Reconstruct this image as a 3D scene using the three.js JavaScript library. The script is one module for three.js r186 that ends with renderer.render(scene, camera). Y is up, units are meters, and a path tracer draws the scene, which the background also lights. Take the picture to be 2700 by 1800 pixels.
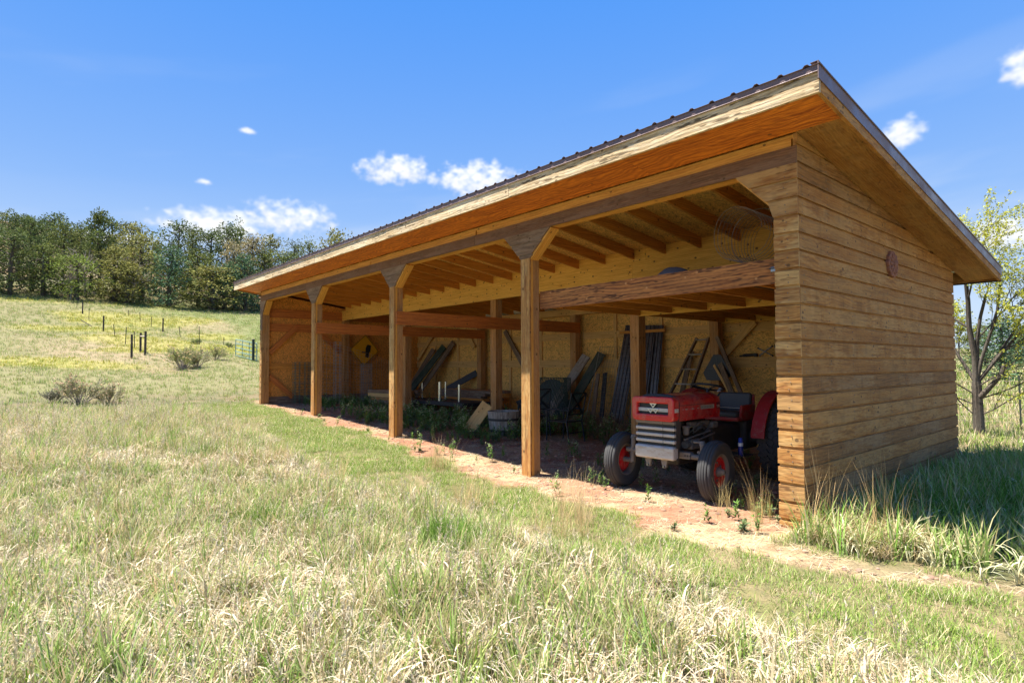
import * as THREE from 'three';
import { mergeGeometries } from 'three/addons/utils/BufferGeometryUtils.js';
import { RoundedBoxGeometry } from 'three/addons/geometries/RoundedBoxGeometry.js';

// ---------- camera, sky, sun, exposure ----------
const scene = new THREE.Scene();
const FPX = 1544.95, PITCH = 0.04024, ROLL = -0.005, YAW = 0.85922;      // focal length in photo pixels (2700 wide)
const EYE = new THREE.Vector3(2.4533, 1.44, 5.7955);
const camera = new THREE.PerspectiveCamera(2 * Math.atan(900 / FPX) * 180 / Math.PI, 1024 / 682, 0.05, 3000);
camera.position.copy(EYE);
camera.rotation.order = 'YXZ';
camera.rotation.set(PITCH, YAW, ROLL);
camera.updateMatrixWorld();
scene.add(camera);
const SUN = new THREE.Vector3(-0.315, 1, 0.256).normalize();
const sun = new THREE.DirectionalLight(new THREE.Color(1, 0.94, 0.83), 5);
sun.position.copy(SUN).multiplyScalar(120).add(new THREE.Vector3(-8, 0, 0));
sun.target.position.set(-8, 0, 0);
sun.castShadow = true;
Object.assign(sun.shadow.camera, { left: -90, right: 60, top: 70, bottom: -70, near: 1, far: 400 });
sun.shadow.mapSize.set(4096, 4096);
sun.shadow.radius = 1;
scene.add(sun, sun.target);
const renderer = new THREE.WebGLRenderer({ antialias: true });
renderer.setSize(1024, 682);
renderer.toneMapping = THREE.LinearToneMapping;
renderer.toneMappingExposure = 3.1;
renderer.shadowMap.enabled = true;

// ---------- numbers ----------
function RNG(s) { return () => { s = (s + 0x6D2B79F5) | 0; let t = Math.imul(s ^ (s >>> 15), 1 | s); t = (t + Math.imul(t ^ (t >>> 7), 61 | t)) ^ t; return ((t ^ (t >>> 14)) >>> 0) / 4294967296; }; }
const rnd = RNG(7);
const rr = (a, b, f = rnd) => a + (b - a) * f();
const clamp = (x, a = 0, b = 1) => Math.min(b, Math.max(a, x));
const sstep = (a, b, x) => { const t = clamp((x - a) / (b - a)); return t * t * (3 - 2 * t); };
const mix = (a, b, t) => a + (b - a) * t;
const mix3 = (a, b, t) => [mix(a[0], b[0], t), mix(a[1], b[1], t), mix(a[2], b[2], t)];
function hash(x, y, s) { let h = Math.imul(x, 374761393) + Math.imul(y, 668265263) + Math.imul(s, 2147483647 ^ 0x5bd1e995) | 0; h = Math.imul(h ^ (h >>> 13), 1274126177); return ((h ^ (h >>> 16)) >>> 0) / 4294967296; }
function pn(x, y, px, py, s) {                                          // value noise, periodic when px, py > 0
  const X = Math.floor(x), Y = Math.floor(y), fx = x - X, fy = y - Y;
  const w = (i, p) => p ? ((i % p) + p) % p : i;
  const x0 = w(X, px), x1 = w(X + 1, px), y0 = w(Y, py), y1 = w(Y + 1, py);
  const u = fx * fx * (3 - 2 * fx), v = fy * fy * (3 - 2 * fy);
  return mix(mix(hash(x0, y0, s), hash(x1, y0, s), u), mix(hash(x0, y1, s), hash(x1, y1, s), u), v);
}
const ns = (x, y, s = 1) => pn(x, y, 0, 0, s);
function fbm(x, y, s = 1, o = 4) { let a = 0, w = 0.5, t = 0; for (let i = 0; i < o; i++) { a += w * ns(x, y, s + i * 17); t += w; w *= 0.5; x *= 2.03; y *= 2.03; } return a / t; }

// ---------- the sky: blue air, fair-weather cumulus and thin cirrus all the way round ----------
{
  const W = 3072, H = 1536, d = new Float32Array(W * H * 4), r = RNG(91), clouds = [];
  // [azimuth, elevation, half width, half height] in degrees
  for (const c of [[-60.6, 18.2, 3.4, 1.5], [-52.6, 17.5, 4.9, 1.8], [-76.2, 11.9, 5.0, 1.75], [-70.2, 13.3, 3.9, 1.65], [-15.0, 18.0, 1.7, 1.4], [-7.4, 20.8, 1.5, 1.6],
    [-77.2, 15.7, 0.7, 0.3], [-73.7, 20.3, 0.8, 0.28], [-9.2, 9.4, 2.2, 1.5], [-84, 10.2, 3, 0.7]]) clouds.push(c);
  for (let i = 0; i < 46; i++) { const az = rr(0, 262, r) - 0, e = rr(8, 24, r), w = rr(1.2, 5, r); clouds.push([az + 2, e, w, w * rr(0.3, 0.5, r)]); }
  for (let y = 0; y < H; y++) {
    const el = (y + 0.5) / H * 180 - 90, e = Math.max(el, 0);
    const t = 1 - Math.exp(-e / 21), hz = Math.exp(-e / 6);
    let base = mix3([0.52, 0.75, 1.0], [0.075, 0.325, 0.96], clamp(t * 1.2));
    base = mix3(base, [0.80, 0.90, 1.02], hz * 0.75);
    const cl = clouds.filter(c => Math.abs(el - c[1]) < c[3] * 2.6);
    for (let x = 0; x < W; x++) {
      const lon = ((x + 0.5) / W - 0.5) * 360;                          // three.js: direction (cos lon, sin lon) in x, z
      let az = lon + 90; if (az > 180) az -= 360;                       // 0 = -z, grows towards +x
      let c = base;
      if (el > 0) {
        const ci = sstep(0.52, 0.85, fbm(az * 0.045 + el * 0.06, el * 0.33 - az * 0.05, 5, 5)) * sstep(30, 12, el) * 0.26;
        const vl = sstep(18, 4, el) * 0.22 * sstep(0.3, 0.7, fbm(az * 0.06, el * 0.3, 9, 4));
        c = mix3(c, [0.80, 0.88, 0.98], clamp(ci + vl));
        for (const k of cl) {
          let da = az - k[0]; if (da > 180) da -= 360; if (da < -180) da += 360;
          const qx = da / k[2]; if (Math.abs(qx) > 1.7) continue;
          const q = (el - k[1]) / k[3];
          const n = fbm(az * 1.25 + k[0], el * 2.0, 31, 5), n2 = fbm(az * 3.6, el * 5.2, 77, 3);
          const shape = 1 - Math.pow(qx * qx, 0.9) - (q > 0 ? q * q * 0.9 : q * q * 1.7) + (n - 0.5) * 1.9 + (n2 - 0.5) * 0.55;
          const a = sstep(-0.15, 1.35, shape + 0.12);
          if (a > 0) { const b = mix(0.90, 1.16, clamp(0.6 + q * 0.35 + (n2 - 0.5))); c = mix3(c, [b * 0.985, b, b * 1.02], a * 0.97); }
        }
      }
      const o = (y * W + x) * 4; d[o] = c[0] / 3.1; d[o + 1] = c[1] / 3.1; d[o + 2] = c[2] / 3.1; d[o + 3] = 1;
    }
  }
  const t = new THREE.DataTexture(d, W, H, THREE.RGBAFormat, THREE.FloatType);
  t.mapping = THREE.EquirectangularReflectionMapping; t.magFilter = THREE.LinearFilter; t.minFilter = THREE.LinearFilter; t.wrapS = THREE.RepeatWrapping; t.needsUpdate = true;
  scene.background = t; scene.environment = t;
}

// ---------- naming helpers ----------
const used = new Map();
function numbered(name) { const n = used.get(name) || 0; used.set(name, n + 1); return n ? name + '_' + String(n).padStart(3, '0') : name; }
function thing(name, label, category, pos = [0, 0, 0], turn = 0, group) {
  const o = new THREE.Group(); o.name = numbered(name); o.position.set(...pos); o.rotation.y = turn;
  o.userData = { label, category }; if (group) o.userData.group = group; scene.add(o); return o;
}
function tag(o, label, category, group, kind) { o.userData.label = label; o.userData.category = category; if (group) o.userData.group = group; if (kind) o.userData.kind = kind; return o; }
function sub(name, parent) { const o = new THREE.Group(); o.name = name; parent.add(o); return o; }
function mesh(name, geo, mat, parent = scene) { const m = new THREE.Mesh(geo, mat); m.name = parent === scene ? numbered(name) : name; m.castShadow = m.receiveShadow = true; parent.add(m); return m; }
function copy(o, label) { const c = o.clone(); c.name = numbered(o.name.replace(/_\d{3}$/, '')); c.userData = { ...o.userData }; if (label) c.userData.label = label; scene.add(c); return c; }
const V = (x, y, z) => new THREE.Vector3(x, y, z);
const lin = (r, g, b) => new THREE.Color().setRGB(r, g, b);

// ---------- from a photo pixel (2700 x 1800) to a direction ----------
const BASIS = (() => { const r = V(), u = V(), b = V(); camera.matrixWorld.extractBasis(r, u, b); return { r, u, f: b.negate() }; })();
function pxDir(x, y) { return BASIS.f.clone().addScaledVector(BASIS.r, (x - 1350) / FPX).addScaledVector(BASIS.u, -(y - 900) / FPX); }

// ---------- textures ----------
function tex(data, W, H, srgb) { const t = new THREE.DataTexture(data, W, H, THREE.RGBAFormat); t.wrapS = t.wrapT = THREE.RepeatWrapping; t.magFilter = THREE.LinearFilter; t.minFilter = THREE.LinearMipmapLinearFilter; t.generateMipmaps = true; if (srgb) t.colorSpace = THREE.SRGBColorSpace; t.needsUpdate = true; return t; }
const toS = v => Math.round(255 * clamp(v <= 0.0031308 ? v * 12.92 : 1.055 * Math.pow(v, 1 / 2.4) - 0.055));
function wood(o) {                                                      // boards: grain along u; 2.4 m x 0.6 m
  const W = 1024, H = 256, c = new Uint8Array(W * H * 4), b = new Uint8Array(W * H * 4), r = RNG(o.seed), s = o.seed;
  const kn = []; for (let i = 0; i < (o.knots ?? 8); i++) kn.push([r(), r(), rr(0.008, 0.018, r), r() < 0.5 ? 1 : -1]);
  const dark = o.dark, light = o.light, grey = o.grey || light, gAmt = o.greyAmt || 0, st = o.stain || 0;
  for (let y = 0; y < H; y++) for (let x = 0; x < W; x++) {
    const u = x / W, v = y / H; let vv = v * 1 + 0.05 * (pn(u * 5, v * 3, 5, 3, s + 3) - 0.5), kd = 0;
    for (const k of kn) {
      let du = u - k[0], dv = v - k[1]; du -= Math.round(du); dv -= Math.round(dv);
      const X = du * 2.4, Y = dv * 0.6, d2 = (X * X * 0.22 + Y * Y) / (k[2] * k[2]);
      if (d2 < 30) { vv += k[3] * 0.05 * Math.exp(-d2 * 0.2) * Math.sign(Y) * Math.min(1, Math.abs(Y) / k[2]); const q = (X * X * 0.6 + Y * Y) / (k[2] * k[2]); kd = Math.max(kd, sstep(1.5, 0.4, q)); }
    }
    const g = 0.5 * pn(u * 6, vv * 26, 6, 26, s) + 0.3 * pn(u * 14, vv * 70, 14, 70, s + 1) + 0.35 * pn(u * 60, vv * 128, 60, 128, s + 2);
    const ring = 0.5 + 0.5 * Math.sin((vv * (o.rings || 30) + (o.warp ?? 1.3) * pn(u * 3, v * 3, 3, 3, s + 9) + (o.warp ?? 1.3) * 0.4 * pn(u * 9, v * 6, 9, 6, s + 10)) * 6.283);
    let t = clamp((g - 0.35) * 1.7 * 0.62 + ring * (o.ringAmt ?? 0.38));
    let col = mix3(dark, light, t);
    const pat = pn(u * 4 + g, v * 4 + g * 0.6, 4, 4, s + 20) * 0.45 + pn(u * 11 + g, v * 10, 11, 10, s + 21) * 0.3 + pn(u * 46, v * 34, 46, 34, s + 22) * 0.25;
    col = mix3(col, grey.map(q => q * (0.75 + 0.5 * g)), gAmt * sstep(0.35, 0.7, pat));
    if (st) { const q = sstep(0.62, 0.8, pn(u * 9, v * 22, 9, 22, s + 30) * 0.6 + pn(u * 40, v * 60, 40, 60, s + 31) * 0.4) * st; col = mix3(col, dark.map(z => z * 0.45), q); }
    if (o.drip) { const q = o.drip * sstep(0.55, 0.82, pn(u * 26, v * 2, 26, 2, s + 40) * 0.7 + pn(u * 90, v * 4, 90, 4, s + 41) * 0.3); col = mix3(col, [col[0] * 0.5, col[1] * 0.52, col[2] * 0.6], q); const w = o.drip * sstep(0.6, 0.85, pn(u * 19, v * 3, 19, 3, s + 44)); col = mix3(col, [col[0] * 1.25 + 0.03, col[1] * 1.3 + 0.03, col[2] * 1.4 + 0.02], w * 0.7); }
    col = mix3(col, o.knot || [0.08, 0.04, 0.015], kd * (o.knotAmt ?? 0.8));
    const i = (y * W + x) * 4; c[i] = toS(col[0]); c[i + 1] = toS(col[1]); c[i + 2] = toS(col[2]); c[i + 3] = 255;
    const hh = 255 * clamp(0.15 + 0.6 * g + 0.25 * ring - kd * 0.2); b[i] = b[i + 1] = b[i + 2] = hh; b[i + 3] = 255;
  }
  const m = tex(c, W, H, true), bm = tex(b, W, H, false);
  for (const q of [m, bm]) q.repeat.set(1 / 2.4, 1 / 0.6);
  return new THREE.MeshStandardMaterial({ map: m, bumpMap: bm, bumpScale: o.bump ?? 0.003, roughness: o.rough ?? 0.85 });
}
const M = {
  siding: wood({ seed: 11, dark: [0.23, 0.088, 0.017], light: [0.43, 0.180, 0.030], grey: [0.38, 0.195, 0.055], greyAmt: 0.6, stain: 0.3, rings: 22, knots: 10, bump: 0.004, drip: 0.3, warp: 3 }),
  siding2: wood({ seed: 12, dark: [0.26, 0.102, 0.020], light: [0.48, 0.21, 0.038], grey: [0.43, 0.235, 0.075], greyAmt: 0.6, stain: 0.35, rings: 12, knots: 14, bump: 0.004, drip: 0.35, warp: 4 }),
  siding3: wood({ seed: 13, dark: [0.18, 0.076, 0.018], light: [0.35, 0.155, 0.034], grey: [0.33, 0.19, 0.078], greyAmt: 0.6, stain: 0.4, rings: 18, knots: 8, bump: 0.004, drip: 0.35, warp: 3 }),
  trim: wood({ seed: 21, dark: [0.30, 0.115, 0.026], light: [0.62, 0.33, 0.09], grey: [0.60, 0.385, 0.15], greyAmt: 0.6, stain: 0.6, rings: 15, ringAmt: 0.22, warp: 3, knots: 9, bump: 0.003, drip: 0.25 }),
  trim2: wood({ seed: 22, dark: [0.24, 0.09, 0.022], light: [0.53, 0.265, 0.068], grey: [0.46, 0.28, 0.11], greyAmt: 0.6, stain: 0.8, rings: 12, ringAmt: 0.22, warp: 3, knots: 12, bump: 0.003, drip: 0.25 }),
  greyboard: wood({ seed: 23, dark: [0.13, 0.075, 0.04], light: [0.30, 0.185, 0.105], grey: [0.25, 0.17, 0.11], greyAmt: 0.7, stain: 0.4, rings: 30, knots: 6 }),
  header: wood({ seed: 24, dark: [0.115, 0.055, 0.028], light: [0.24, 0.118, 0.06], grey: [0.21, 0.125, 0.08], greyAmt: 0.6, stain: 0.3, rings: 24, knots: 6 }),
  fascia: wood({ seed: 31, dark: [0.40, 0.27, 0.13], light: [0.80, 0.65, 0.41], grey: [0.76, 0.64, 0.45], greyAmt: 0.5, stain: 0.75, rings: 18, knots: 12, bump: 0.004 }),
  fascia2: wood({ seed: 32, dark: [0.34, 0.22, 0.10], light: [0.74, 0.57, 0.33], grey: [0.60, 0.50, 0.36], greyAmt: 0.6, stain: 1, rings: 14, knots: 18, bump: 0.005 }),
  ply: wood({ seed: 41, dark: [0.34, 0.075, 0.006], light: [0.80, 0.25, 0.018], rings: 9, ringAmt: 0.4, warp: 6, knots: 4, stain: 0.3, rough: 0.6, bump: 0.0015 }),
  amber: wood({ seed: 42, dark: [0.52, 0.22, 0.035], light: [0.85, 0.44, 0.085], rings: 18, knots: 14, rough: 0.7 }),
  beam: wood({ seed: 43, dark: [0.62, 0.32, 0.05], light: [0.90, 0.55, 0.12], rings: 20, knots: 26, knotAmt: 0.9, stain: 0.15, rough: 0.75 }),
  rafter: wood({ seed: 44, dark: [0.40, 0.15, 0.024], light: [0.72, 0.32, 0.055], rings: 20, knots: 12, rough: 0.75 }),
  redbeam: wood({ seed: 45, dark: [0.36, 0.10, 0.022], light: [0.66, 0.22, 0.04], rings: 22, knots: 8, stain: 0.35, rough: 0.7 }),
  darkbeam: wood({ seed: 46, dark: [0.12, 0.036, 0.012], light: [0.50, 0.185, 0.045], grey: [0.60, 0.27, 0.08], greyAmt: 0.25, rings: 14, ringAmt: 0.55, knots: 10, stain: 0.8, knot: [0.55, 0.27, 0.10] }),
  post: wood({ seed: 47, dark: [0.28, 0.12, 0.035], light: [0.58, 0.29, 0.09], grey: [0.40, 0.25, 0.13], greyAmt: 0.4, rings: 26, knots: 9, stain: 0.3 }),
  stud: wood({ seed: 49, dark: [0.52, 0.29, 0.09], light: [0.78, 0.49, 0.19], rings: 24, knots: 14, rough: 0.8 }),
  oldboard: wood({ seed: 50, dark: [0.11, 0.068, 0.042], light: [0.31, 0.205, 0.13], grey: [0.27, 0.21, 0.16], greyAmt: 0.6, rings: 20, knots: 8, stain: 0.4 }),
  barrel: wood({ seed: 51, dark: [0.13, 0.095, 0.07], light: [0.36, 0.29, 0.22], grey: [0.40, 0.36, 0.31], greyAmt: 0.7, rings: 30, knots: 3, stain: 0.4 }),
  greenboard: wood({ seed: 52, dark: [0.015, 0.03, 0.022], light: [0.045, 0.085, 0.06], grey: [0.16, 0.14, 0.11], greyAmt: 0.35, rings: 20, knots: 3, stain: 0.3 }),
  bark: wood({ seed: 53, dark: [0.035, 0.026, 0.02], light: [0.15, 0.118, 0.09], grey: [0.13, 0.112, 0.09], greyAmt: 0.5, rings: 9, knots: 4, stain: 0.8, bump: 0.02, rough: 1 }),
};
function canvasTex(w, h, draw, srgb = true) { const c = document.createElement('canvas'); c.width = w; c.height = h; const g = c.getContext('2d'); draw(g, w, h); const t = new THREE.CanvasTexture(c); t.wrapS = t.wrapT = THREE.RepeatWrapping; if (srgb) t.colorSpace = THREE.SRGBColorSpace; return t; }
function osbMat(seed, tint) {                                           // pressed wood strands, 1.2 m square
  const r = RNG(seed), N = 1024;
  const t = canvasTex(N, N, g => {
    const col = (k, a) => { const q = tint.map(z => toS(z * k)); return `rgba(${q[0]},${q[1]},${q[2]},${a})`; };
    g.fillStyle = col(0.8, 1); g.fillRect(0, 0, N, N);
    for (let i = 0; i < 5200; i++) {
      const x = r() * N, y = r() * N, l = rr(24, 95, r), w = rr(5, 17, r), a = rr(-0.9, 0.9, r) + (r() < 0.25 ? 1.57 : 0) + 1.57, k = r() < 0.2 ? rr(0.35, 0.6, r) : rr(0.7, 1.3, r);
      for (const ox of [0, -N, N]) for (const oy of [0, -N, N]) {
        if (x + ox < -100 || x + ox > N + 100 || y + oy < -100 || y + oy > N + 100) continue;
        g.save(); g.translate(x + ox, y + oy); g.rotate(a); g.fillStyle = col(k, 0.75); g.fillRect(-l / 2, -w / 2, l, w); g.restore();
      }
    }
  });
  t.repeat.set(1 / 1.2, 1 / 1.2);
  return new THREE.MeshStandardMaterial({ map: t, roughness: 0.8 });
}
M.osb = osbMat(61, [0.84, 0.48, 0.13]);
M.osbRed = osbMat(62, [0.74, 0.31, 0.06]);
const std = (c, rough = 0.7, metal = 0, x = {}) => new THREE.MeshStandardMaterial({ color: lin(...c), roughness: rough, metalness: metal, ...x });
// blotchy grey-scale maps for paint, rubber and steel
function blotch(seed, f, lo, hi, W = 512) { const d = new Uint8Array(W * W * 4); for (let y = 0; y < W; y++) for (let x = 0; x < W; x++) { const u = x / W, v = y / W; let n = 0, w = 0.5, q = f; for (let k = 0; k < 5; k++) { n += w * pn(u * q, v * q, q, q, seed + k); w *= 0.55; q *= 2; } const g = 255 * clamp(mix(lo, hi, clamp((n - 0.25) * 1.6))); const i = (y * W + x) * 4; d[i] = d[i + 1] = d[i + 2] = g; d[i + 3] = 255; } return tex(d, W, W, false); }
const bl1 = blotch(5, 4, 0.35, 0.9), bl2 = blotch(9, 8, 0, 1), dustC = blotch(15, 6, 0.62, 1.0);
M.metalRoof = std([0.16, 0.105, 0.10], 0.5, 0.0, { roughnessMap: bl1 });
M.metalTrim = std([0.16, 0.105, 0.10], 0.75, 0.0, { roughnessMap: bl1 });
M.wire = std([0.34, 0.34, 0.34], 0.5, 0.6);
M.wireRust = std([0.25, 0.20, 0.16], 0.6, 0.4);
M.black = std([0.026, 0.027, 0.029], 0.55);
M.steel = std([0.30, 0.30, 0.30], 0.45, 0.7, { roughnessMap: bl1 });

// ---------- geometry helpers; uv in metres, grain along the longest side ----------
function grainUV(g, axis) {
  const p = g.attributes.position, n = g.attributes.normal, uv = new Float32Array(p.count * 2), ou = rnd() * 7, ov = rnd() * 3, k = 'xyz'.indexOf(axis), o = [0, 1, 2].filter(i => i !== k);
  const P = [p.array, n.array];
  for (let i = 0; i < p.count; i++) {
    const q = i * 3, na = Math.abs(P[1][q + k]), n0 = Math.abs(P[1][q + o[0]]), n1 = Math.abs(P[1][q + o[1]]);
    let u = P[0][q + k], v = n0 > n1 ? P[0][q + o[1]] : P[0][q + o[0]];
    if (na > n0 && na > n1) { u = P[0][q + o[0]] * 0.3; v = P[0][q + o[1]]; }
    uv[i * 2] = u + ou; uv[i * 2 + 1] = v + ov;
  }
  g.setAttribute('uv', new THREE.BufferAttribute(uv, 2)); return g;
}
function bx(x0, x1, y0, y1, z0, z1, axis) {
  const s = [Math.abs(x1 - x0), Math.abs(y1 - y0), Math.abs(z1 - z0)], g = new THREE.BoxGeometry(...s);
  g.translate((x0 + x1) / 2, (y0 + y1) / 2, (z0 + z1) / 2);
  return grainUV(g, axis || 'xyz'[s.indexOf(Math.max(...s))]);
}
function prism(pts, d0, d1, plane = 'xy', axis) {                       // polygon in xy (thick in z) or zy (thick in x)
  const sh = new THREE.Shape(pts.map(q => new THREE.Vector2(q[0], q[1])));
  const g = new THREE.ExtrudeGeometry(sh, { depth: d1 - d0, bevelEnabled: false }); g.translate(0, 0, d0);
  if (plane === 'zy') { g.applyMatrix4(new THREE.Matrix4().set(0, 0, 1, 0, 0, 1, 0, 0, 1, 0, 0, 0, 0, 0, 0, 1)); flip(g); }
  g.computeVertexNormals(); return grainUV(g, axis || (plane === 'zy' ? 'z' : 'x'));
}
function flip(g) { const p = g.attributes.position.array; for (let i = 0; i < p.length; i += 9) for (let k = 0; k < 3; k++) { const t = p[i + 3 + k]; p[i + 3 + k] = p[i + 6 + k]; p[i + 6 + k] = t; } return g; }
function bar(a, b, w, h, up = V(0, 0, 1)) {                             // a squared timber or strip from a to b
  const L = a.distanceTo(b), g = grainUV(new THREE.BoxGeometry(w, L, h), 'y');
  const y = b.clone().sub(a).normalize(), x = V().crossVectors(y, up).normalize(), z = V().crossVectors(x, y);
  g.applyMatrix4(new THREE.Matrix4().makeBasis(x, y, z).setPosition(a.clone().add(b).multiplyScalar(0.5))); return g;
}
function rod(a, b, r0, r1 = r0, n = 6, open = false) {
  const L = a.distanceTo(b), g = new THREE.CylinderGeometry(r1, r0, L, n, 1, open);
  const y = b.clone().sub(a).normalize(), h = Math.abs(y.y) > 0.95 ? V(1, 0, 0) : V(0, 1, 0), x = V().crossVectors(y, h).normalize(), z = V().crossVectors(x, y);
  g.applyMatrix4(new THREE.Matrix4().makeBasis(x, y, z).setPosition(a.clone().add(b).multiplyScalar(0.5))); return g;
}
function tube(pts, r, seg = 24, n = 6, closed = false) { return new THREE.TubeGeometry(new THREE.CatmullRomCurve3(pts.map(q => q.isVector3 ? q : V(...q)), closed), seg, r, n, closed); }
function lathe(pts, seg = 32) { return new THREE.LatheGeometry(pts.map(q => new THREE.Vector2(q[0], q[1])), seg); }
const mrg = a => mergeGeometries(a.map(g => { const q = g.index ? g.toNonIndexed() : g; for (const k of Object.keys(q.attributes)) if (!['position', 'normal', 'uv', 'color'].includes(k)) q.deleteAttribute(k); return q; }));
const at = (g, x, y, z, ry = 0, rx = 0, rz = 0) => g.applyMatrix4(new THREE.Matrix4().compose(V(x, y, z), new THREE.Quaternion().setFromEuler(new THREE.Euler(rx, ry, rz, 'YXZ')), V(1, 1, 1)));

// ---------- the ground: one sheet, level along the shed, climbing to the wooded hill ----------
const GX = [-16, -12, -8, -4, -3, -2, -1, 0, 2, 10, 60], GY = [0.29, 0.21, 0.03, -0.19, -0.22, -0.19, -0.145, -0.15, -0.17, -0.2, -0.6];
function baseH(x) {
  if (x <= -16) { const t = -x - 16; return t < 62 ? 0.29 + 0.065 * t + 0.00125 * t * t : 9.13 + 0.225 * (t - 62); }
  let i = 0; while (i < GX.length - 2 && x > GX[i + 1]) i++;
  const t = clamp((x - GX[i]) / (GX[i + 1] - GX[i])); return mix(GY[i], GY[i + 1], t);
}
function hgt(x, z) {
  let h = 0, w = 0; for (const d of [-0.8, 0, 0.8]) { h += baseH(x + d); w++; } h /= w;
  if (x < -78) { const e = h - baseH(-78); h = baseH(-78) + e * mix(0.35, 1, sstep(-70, 10, z)); h = Math.min(h, 60); }
  if (z < -7) h -= 0.22 * sstep(-7, -13, z) * sstep(-12, -2, x);
  if (z < -20) h += 0.024 * (-z - 20) * sstep(-30, 0, x) ;
  const inside = sstep(-6.2, -5.4, z) * sstep(1.3, 0.3, z) * sstep(-17, -15.5, x) * sstep(0.6, -0.2, x);
  const n = fbm(x * 0.55, z * 0.55, 3, 3) - 0.5, m = fbm(x * 2.3, z * 2.3, 4, 2) - 0.5;
  return h + (n * 0.10 + m * 0.035) * (1 - inside) + (n * 0.02 + m * 0.015) * inside + (x < -20 ? (fbm(x * 0.07, z * 0.07, 8, 3) - 0.5) * sstep(-20, -40, x) * 1.2 : 0);
}
// where the bare earth and the mown strip end, in z, by x
const EDX = [-17, -15.7, -10.6, -7.7, -5.2, -3.5, -2, -1, -0.1, 0.5, 1.0, 1.7, 4], EDZ = [-0.2, 0.05, 0.28, 0.38, 0.48, 0.52, 0.82, 1.02, 0.95, 0.82, 0.66, 0.55, 0.2];
function edge(x, X = EDX, Z = EDZ) { let i = 0; while (i < X.length - 2 && x > X[i + 1]) i++; return mix(Z[i], Z[i + 1], clamp((x - X[i]) / (X[i + 1] - X[i]))); }
function zones(x, z) {                                                  // how much bare earth, mown grass, tall grass there is here
  const wob = (fbm(x * 1.3, z * 1.3, 40, 5) - 0.5) * 0.95, e = edge(x) + wob;
  let dirt = sstep(0.12, -0.12, z - e) * sstep(-17.2, -16.4, x + wob) * sstep(-6.2, -5.6, z);
  if (x > -0.05) dirt *= sstep(-0.55, -0.2, z - edge(x) - wob * 0.6);
  const mown = sstep(0.25, -0.25, z - (2.05 + wob * 1.3 + 0.25 * Math.sin(x * 0.7))) * (1 - dirt) * sstep(-17, -15, x);
  return { dirt, mown: x > 0.1 && z < edge(x) - 0.5 ? 0 : mown };
}
function ramp(x0, x1, s, g) { const o = [x0]; let d = s, x = x0; const sg = Math.sign(x1 - x0); while ((x1 - x) * sg > 0) { d *= g; x += d * sg; o.push(x); } return o; }
// yellow flowering patches in the pasture: where the photograph shows them, on the slope
const YELLOW = [[60, 780, 5, 7], [170, 783, 5, 7], [290, 792, 5, 6], [400, 797, 5, 6], [300, 836, 3, 5], [360, 852, 3, 5], [480, 845, 3, 4], [250, 868, 2.6, 5], [340, 895, 2.4, 4], [430, 905, 2.2, 4], [520, 915, 2.2, 4], [600, 925, 2, 3], [380, 925, 2, 3], [60, 950, 1.7, 3], [150, 958, 1.6, 3], [250, 965, 1.5, 2.5], [560, 890, 2, 3]].map(([x, y, a, b]) => { const p = onGround(x, y); return [p.x, p.z, a, b]; });
function yellow(x, z) { if (x > -18 || x < -74) return 0; let s = 0; for (const [a, b, p, q] of YELLOW) { const e = ((x - a) / p) ** 2 + ((z - b) / q) ** 2; if (e < 4) s = Math.max(s, Math.exp(-e)); } return sstep(0.25, 0.62, s * (0.45 + 1.1 * fbm(x * 0.35, z * 0.35, 83, 4))); }
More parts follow.
